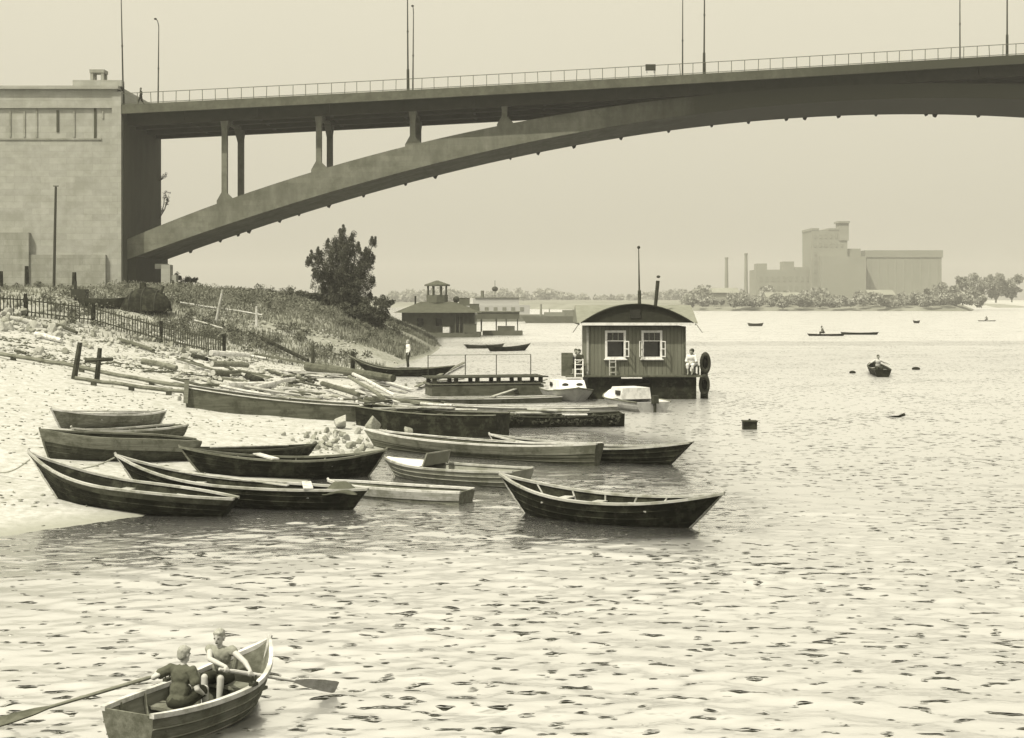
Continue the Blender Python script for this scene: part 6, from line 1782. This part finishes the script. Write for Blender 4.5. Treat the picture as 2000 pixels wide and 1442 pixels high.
def standing(s, stride=0.0, arms='side'):
    J = dict(pelvis=(0, 0, 0.93), chest=(0.0, 0, 1.28), neck=(0.0, 0, 1.46), head=(0.03, 0, 1.61), sho_l=(0, 0.19, 1.40), sho_r=(0, -0.19, 1.40),
             elb_l=(-0.03, 0.25, 1.12), elb_r=(-0.03, -0.25, 1.12), wri_l=(0.06, 0.25, 0.88), wri_r=(0.06, -0.25, 0.88),
             hip_l=(0, 0.09, 0.9), hip_r=(0, -0.09, 0.9), kne_l=(0.03 + stride * 0.5, 0.1, 0.49), kne_r=(0.03 - stride * 0.3, -0.1, 0.49), ank_l=(stride, 0.1, 0.09), ank_r=(-stride, -0.1, 0.09), toe_l=(stride + 0.17, 0.12, 0.03), toe_r=(-stride + 0.17, -0.12, 0.03))
    if arms == 'back': J.update(elb_l=(-0.12, 0.25, 1.12), elb_r=(-0.12, -0.25, 1.12), wri_l=(-0.15, 0.12, 0.95), wri_r=(-0.15, -0.12, 0.95))
    return {k: Vector(v) * s for k, v in J.items()}

# ---- the boys' dinghy
din, LD, dspec = boat('dinghy', 'small weathered dinghy rowed by two boys in the nearest water', (527, 1249), (248, 1391), 1.04, 0.50, 0.78, 0.56, 0.32, 0.05, ts=0.68, flat=0.42, pb=2.5, draft=0.12, hull='grey_wood', gun='bleached_wood', thwarts=(0.12, 0.38, 0.73), ribs=5, seat='grey_wood', floor='mid_wood', cat='dinghy', group=None, wide_gun=0.05)
DM = parent_matrix(din)
dz_ = din.rotation_euler.z
# rowlocks
for u, side in ((0.50, 0), (0.60, -1)):
    p = hull_pts(u, LD, dspec)[side]
    mb = MB(); mb.box(p + Vector((0, 0, 0.035)), (0.1, 0.06, 0.04)); mb.tube(p + Vector((-0.035, 0, 0.05)), p + Vector((-0.045, 0, 0.13)), 0.01, 0.01, 6); mb.tube(p + Vector((0.035, 0, 0.05)), p + Vector((0.045, 0, 0.13)), 0.01, 0.01, 6)
    mb.build('rowlock', 'iron', din)
def oar(label, inboard, tip, blade_roll):
    A, B = Vector(inboard), Vector(tip)
    d = (B - A); L = d.length
    t = thing('oar', label, 'oar', A, 0, 'oars of the dinghy')
    d.normalize()
    cut = B - d * 0.62
    MB().path([A, A + d * 0.14, A + d * 0.18, cut], [0.017, 0.018, 0.024, 0.02], 8).build('shaft', 'grey_wood' if blade_roll < 1 else 'bleached_wood', t, world=True)
    side = d.cross(Vector((0, 0, 1))).normalized(); upv = side.cross(d)
    w = side * math.cos(blade_roll) + upv * math.sin(blade_roll); n = d.cross(w).normalized() * 0.008
    prof = [(0, 0.02), (0.18, 0.055), (0.42, 0.075), (0.6, 0.08), (0.64, 0.07)]
    poly = [cut + d * a + w * b for a, b in prof] + [cut + d * a - w * b for a, b in reversed(prof)]
    MB().extrude([p - n for p in poly], n * 2).build('blade', 'mid_wood' if blade_roll < 1 else 'bleached_wood', t, world=True)
    return A, d
LO = (on_level(318, 1316, 0.60), on_level(-6, 1412, 0.04)); RO = (on_level(428, 1307, 0.60), on_level(655, 1342, 0.10))
oar('oar reaching out from the dinghy to the edge of the picture', LO[0], LO[1], 0.5)
oar('oar over the far side of the dinghy with its blade lifted edge on', RO[0], RO[1], 1.25)

def to_local(root_loc, rz, p): return Matrix.Rotation(-rz, 3, 'Z') @ (Vector(p) - Vector(root_loc))
# boy with his back to us
s1 = 0.74
b1 = on_level(347, 1382, 0.23); rz1 = dz_ + R(6)
J = seated(s1, 0.05); ld = (LO[1] - LO[0]).normalized()
h1 = LO[0] + ld * 0.07
wl = to_local(b1, rz1, h1 + Vector((0.03, -0.05, 0.015)))
J['wri_l'] = wl; J['elb_l'] = J['sho_l'].lerp(wl, 0.5) + Vector((-0.08, 0.09, -0.05))
J['elb_r'] = Vector((0.03, -0.235, 0.22)); J['wri_r'] = Vector((0.2, -0.2, 0.12)); J['kne_l'] = Vector((0.31, 0.07, 0.13)); J['kne_r'] = Vector((0.29, -0.17, 0.15)); J['ank_l'] = Vector((0.36, 0.06, -0.16)); J['ank_r'] = Vector((0.33, -0.15, -0.16)); J['toe_l'] = Vector((0.46, 0.06, -0.2)); J['toe_r'] = Vector((0.43, -0.16, -0.2))
person('boy in a grey short-sleeved shirt seen from behind in the dinghy', b1, rz1, J, s1 * 0.98, 0.0085, 'cloth_grey', 0.6, 'cloth_dark', 0.42, 'hair_fair', hands={'l': ('fist', to_local(b1, rz1, h1), to_local((0, 0, 0), rz1, ld)), 'r': ('open', (0.85, 0.1, -0.3), (0, 0, 1))}, head_dir=(1, -0.25, -0.12), group='boys in the dinghy')
# boy facing us
s2 = 0.74
b2 = on_level(436, 1333, 0.25); rz2 = dz_ + math.pi + R(14)
J = seated(s2, 0.04)
rd = (RO[1] - RO[0]).normalized()
ha = RO[0] + rd * 0.09; hb = RO[0] + rd * 0.42
wl = to_local(b2, rz2, hb + Vector((-0.01, 0.06, 0.03))); wr = to_local(b2, rz2, ha + Vector((-0.01, 0.06, 0.02)))
J['wri_l'] = wl; J['elb_l'] = J['sho_l'].lerp(wl, 0.52) + Vector((0.0, 0.05, -0.02)); J['wri_r'] = wr; J['elb_r'] = J['sho_r'].lerp(wr, 0.5) + Vector((-0.04, -0.12, -0.03))
J['kne_l'] = Vector((0.3, 0.1, 0.13)); J['kne_r'] = Vector((0.3, -0.1, 0.13)); J['ank_l'] = Vector((0.36, 0.1, -0.16)); J['ank_r'] = Vector((0.36, -0.09, -0.16)); J['toe_l'] = Vector((0.46, 0.11, -0.2)); J['toe_r'] = Vector((0.46, -0.1, -0.2))
ra = to_local((0, 0, 0), rz2, rd)
person('fair-haired boy in a grey vest rowing and facing us in the dinghy', b2, rz2, J, s2 * 0.98, 0.0085, 'cloth_vest', 0.1, 'cloth_dark', 0.42, 'hair_fair', hands={'l': ('fist', to_local(b2, rz2, hb), ra), 'r': ('fist', to_local(b2, rz2, ha), ra)}, head_dir=(1, -0.1, -0.15), group='boys in the dinghy')

# ---- man standing on the long boat
lb, Ll, ls = long_boat
pm = at(797, 714, lb.location.y - 0.15)
MB().box((to_local(lb.location, lb.rotation_euler.z, pm).x, 0, 0.66), (1.3, 1.25, 0.05)).build('platform', 'dark_wood', lb)
person('man in white shirt and dark trousers standing on the long boat', (pm.x, pm.y, lb.location.z + 0.69), R(200), standing(1.02, 0.05, 'side'), 1.02, 0.022, 'cloth_white', 1.5, 'cloth_dark', 0.98, 'hair_fair', group=None)
# ---- walker on the bridge
sw = pix_s(270)
person('dark-clothed walker crossing the bridge near the abutment', bridge_pt(sw, 1.0, deck_z(sw) + 0.08), R(180), standing(1.0, 0.3), 1.0, 0.03, 'cloth_dark', 1.9, 'cloth_dark', 0.98, 'hair_dark', 'skin_far')
# ---- people of the houseboat
def hb_pt(px, y, z): return Vector((HBX + (px - 1242) * HBY / FPX, HBY + y, HBZ + 0.06 + z))
def stool(label, p):
    t = thing('wooden_stool', label, 'stool', p, 0, 'stools on the houseboat deck')
    MB().box((0, 0, 0.41), (0.36, 0.36, 0.05)).build('seat', 'mid_wood', t)
    for sx in (-1, 1):
        for sy in (-1, 1): MB().box((sx * 0.14, sy * 0.14, 0.19), (0.05, 0.05, 0.38)).build('leg', 'mid_wood', t)
for px, y, rz, lab, sh, sl in ((1136, 0.05, R(215), 'dark-shirted person seated by the houseboat locker, nearer the wall', 'cloth_dark', 'stool by the houseboat wall at the ladder end'), (1124, 0.7, R(285), 'pale-shirted person seated behind the houseboat locker', 'cloth_pale', 'stool behind the houseboat locker'),
                           (1351, -0.1, R(250), 'person in pale dress seated at the tyre end of the houseboat deck', 'cloth_white', 'stool at the tyre end of the houseboat deck'), (1362, 0.65, R(180), 'dark-shirted person seated behind the pale dress on the houseboat deck', 'cloth_grey', 'stool behind the one with the pale dress')):
    p = hb_pt(px, y, 0)
    stool(sl, p)
    person(lab, p + Vector((0, 0, 0.42)), rz, seated(0.95, 0.06, 'lap'), 0.95, 0.022, sh, 1.2, 'cloth_white' if 'dress' in lab else 'cloth_dark', 0.7, 'hair_dark', 'skin_far', group='people on the houseboat')
# ---- rowers far out
person('rower with arms spread in the stern-on rowing boat', rower_at + Vector((0, 0, 0.42)), R(-90), seated(1.05, 0.0, 'wide'), 1.05, 0.025, 'cloth_pale', 1.2, 'cloth_dark', 0.9, 'hair_dark', 'skin_far', group='rowers far out')
p = on_level(1610, 655, 0.0)
person('tiny rower in the long thin boat', (p.x, p.y + 0.3, 0.28), R(180), seated(1.15, 0.12), 1.15, 0.04, 'cloth_grey', 1.2, 'cloth_dark', 0.9, 'hair_dark', 'skin_far', group='rowers far out')
p = on_level(1929, 627, 0.0)
person('tiny rower far out near the beach', (p.x, p.y + 0.3, 0.2), R(200), seated(1.1, 0.1, 'wide'), 1.1, 0.05, 'cloth_grey', 1.2, 'cloth_dark', 0.9, 'hair_dark', 'skin_far', group='rowers far out')
# ================================================================== HAZE
def build_haze():
    m = bpy.data.materials.new('haze'); m.use_nodes = True
    nt = m.node_tree; nt.nodes.clear()
    out = nt.nodes.new('ShaderNodeOutputMaterial'); pv = nt.nodes.new('ShaderNodeVolumePrincipled')
    pv.inputs['Color'].default_value = (0.97, 0.96, 0.93, 1)
    pv.inputs['Density'].default_value = 0.00043
    pv.inputs['Anisotropy'].default_value = 0.0
    nt.links.new(pv.outputs[0], out.inputs['Volume'])
    MATS['haze'] = m
    o = MB().box((0, 1130, 33.5), (3700, 2700, 72)).build('haze', 'haze')
    o['kind'] = 'stuff'; o['label'] = 'pale summer haze over the river'
build_haze()
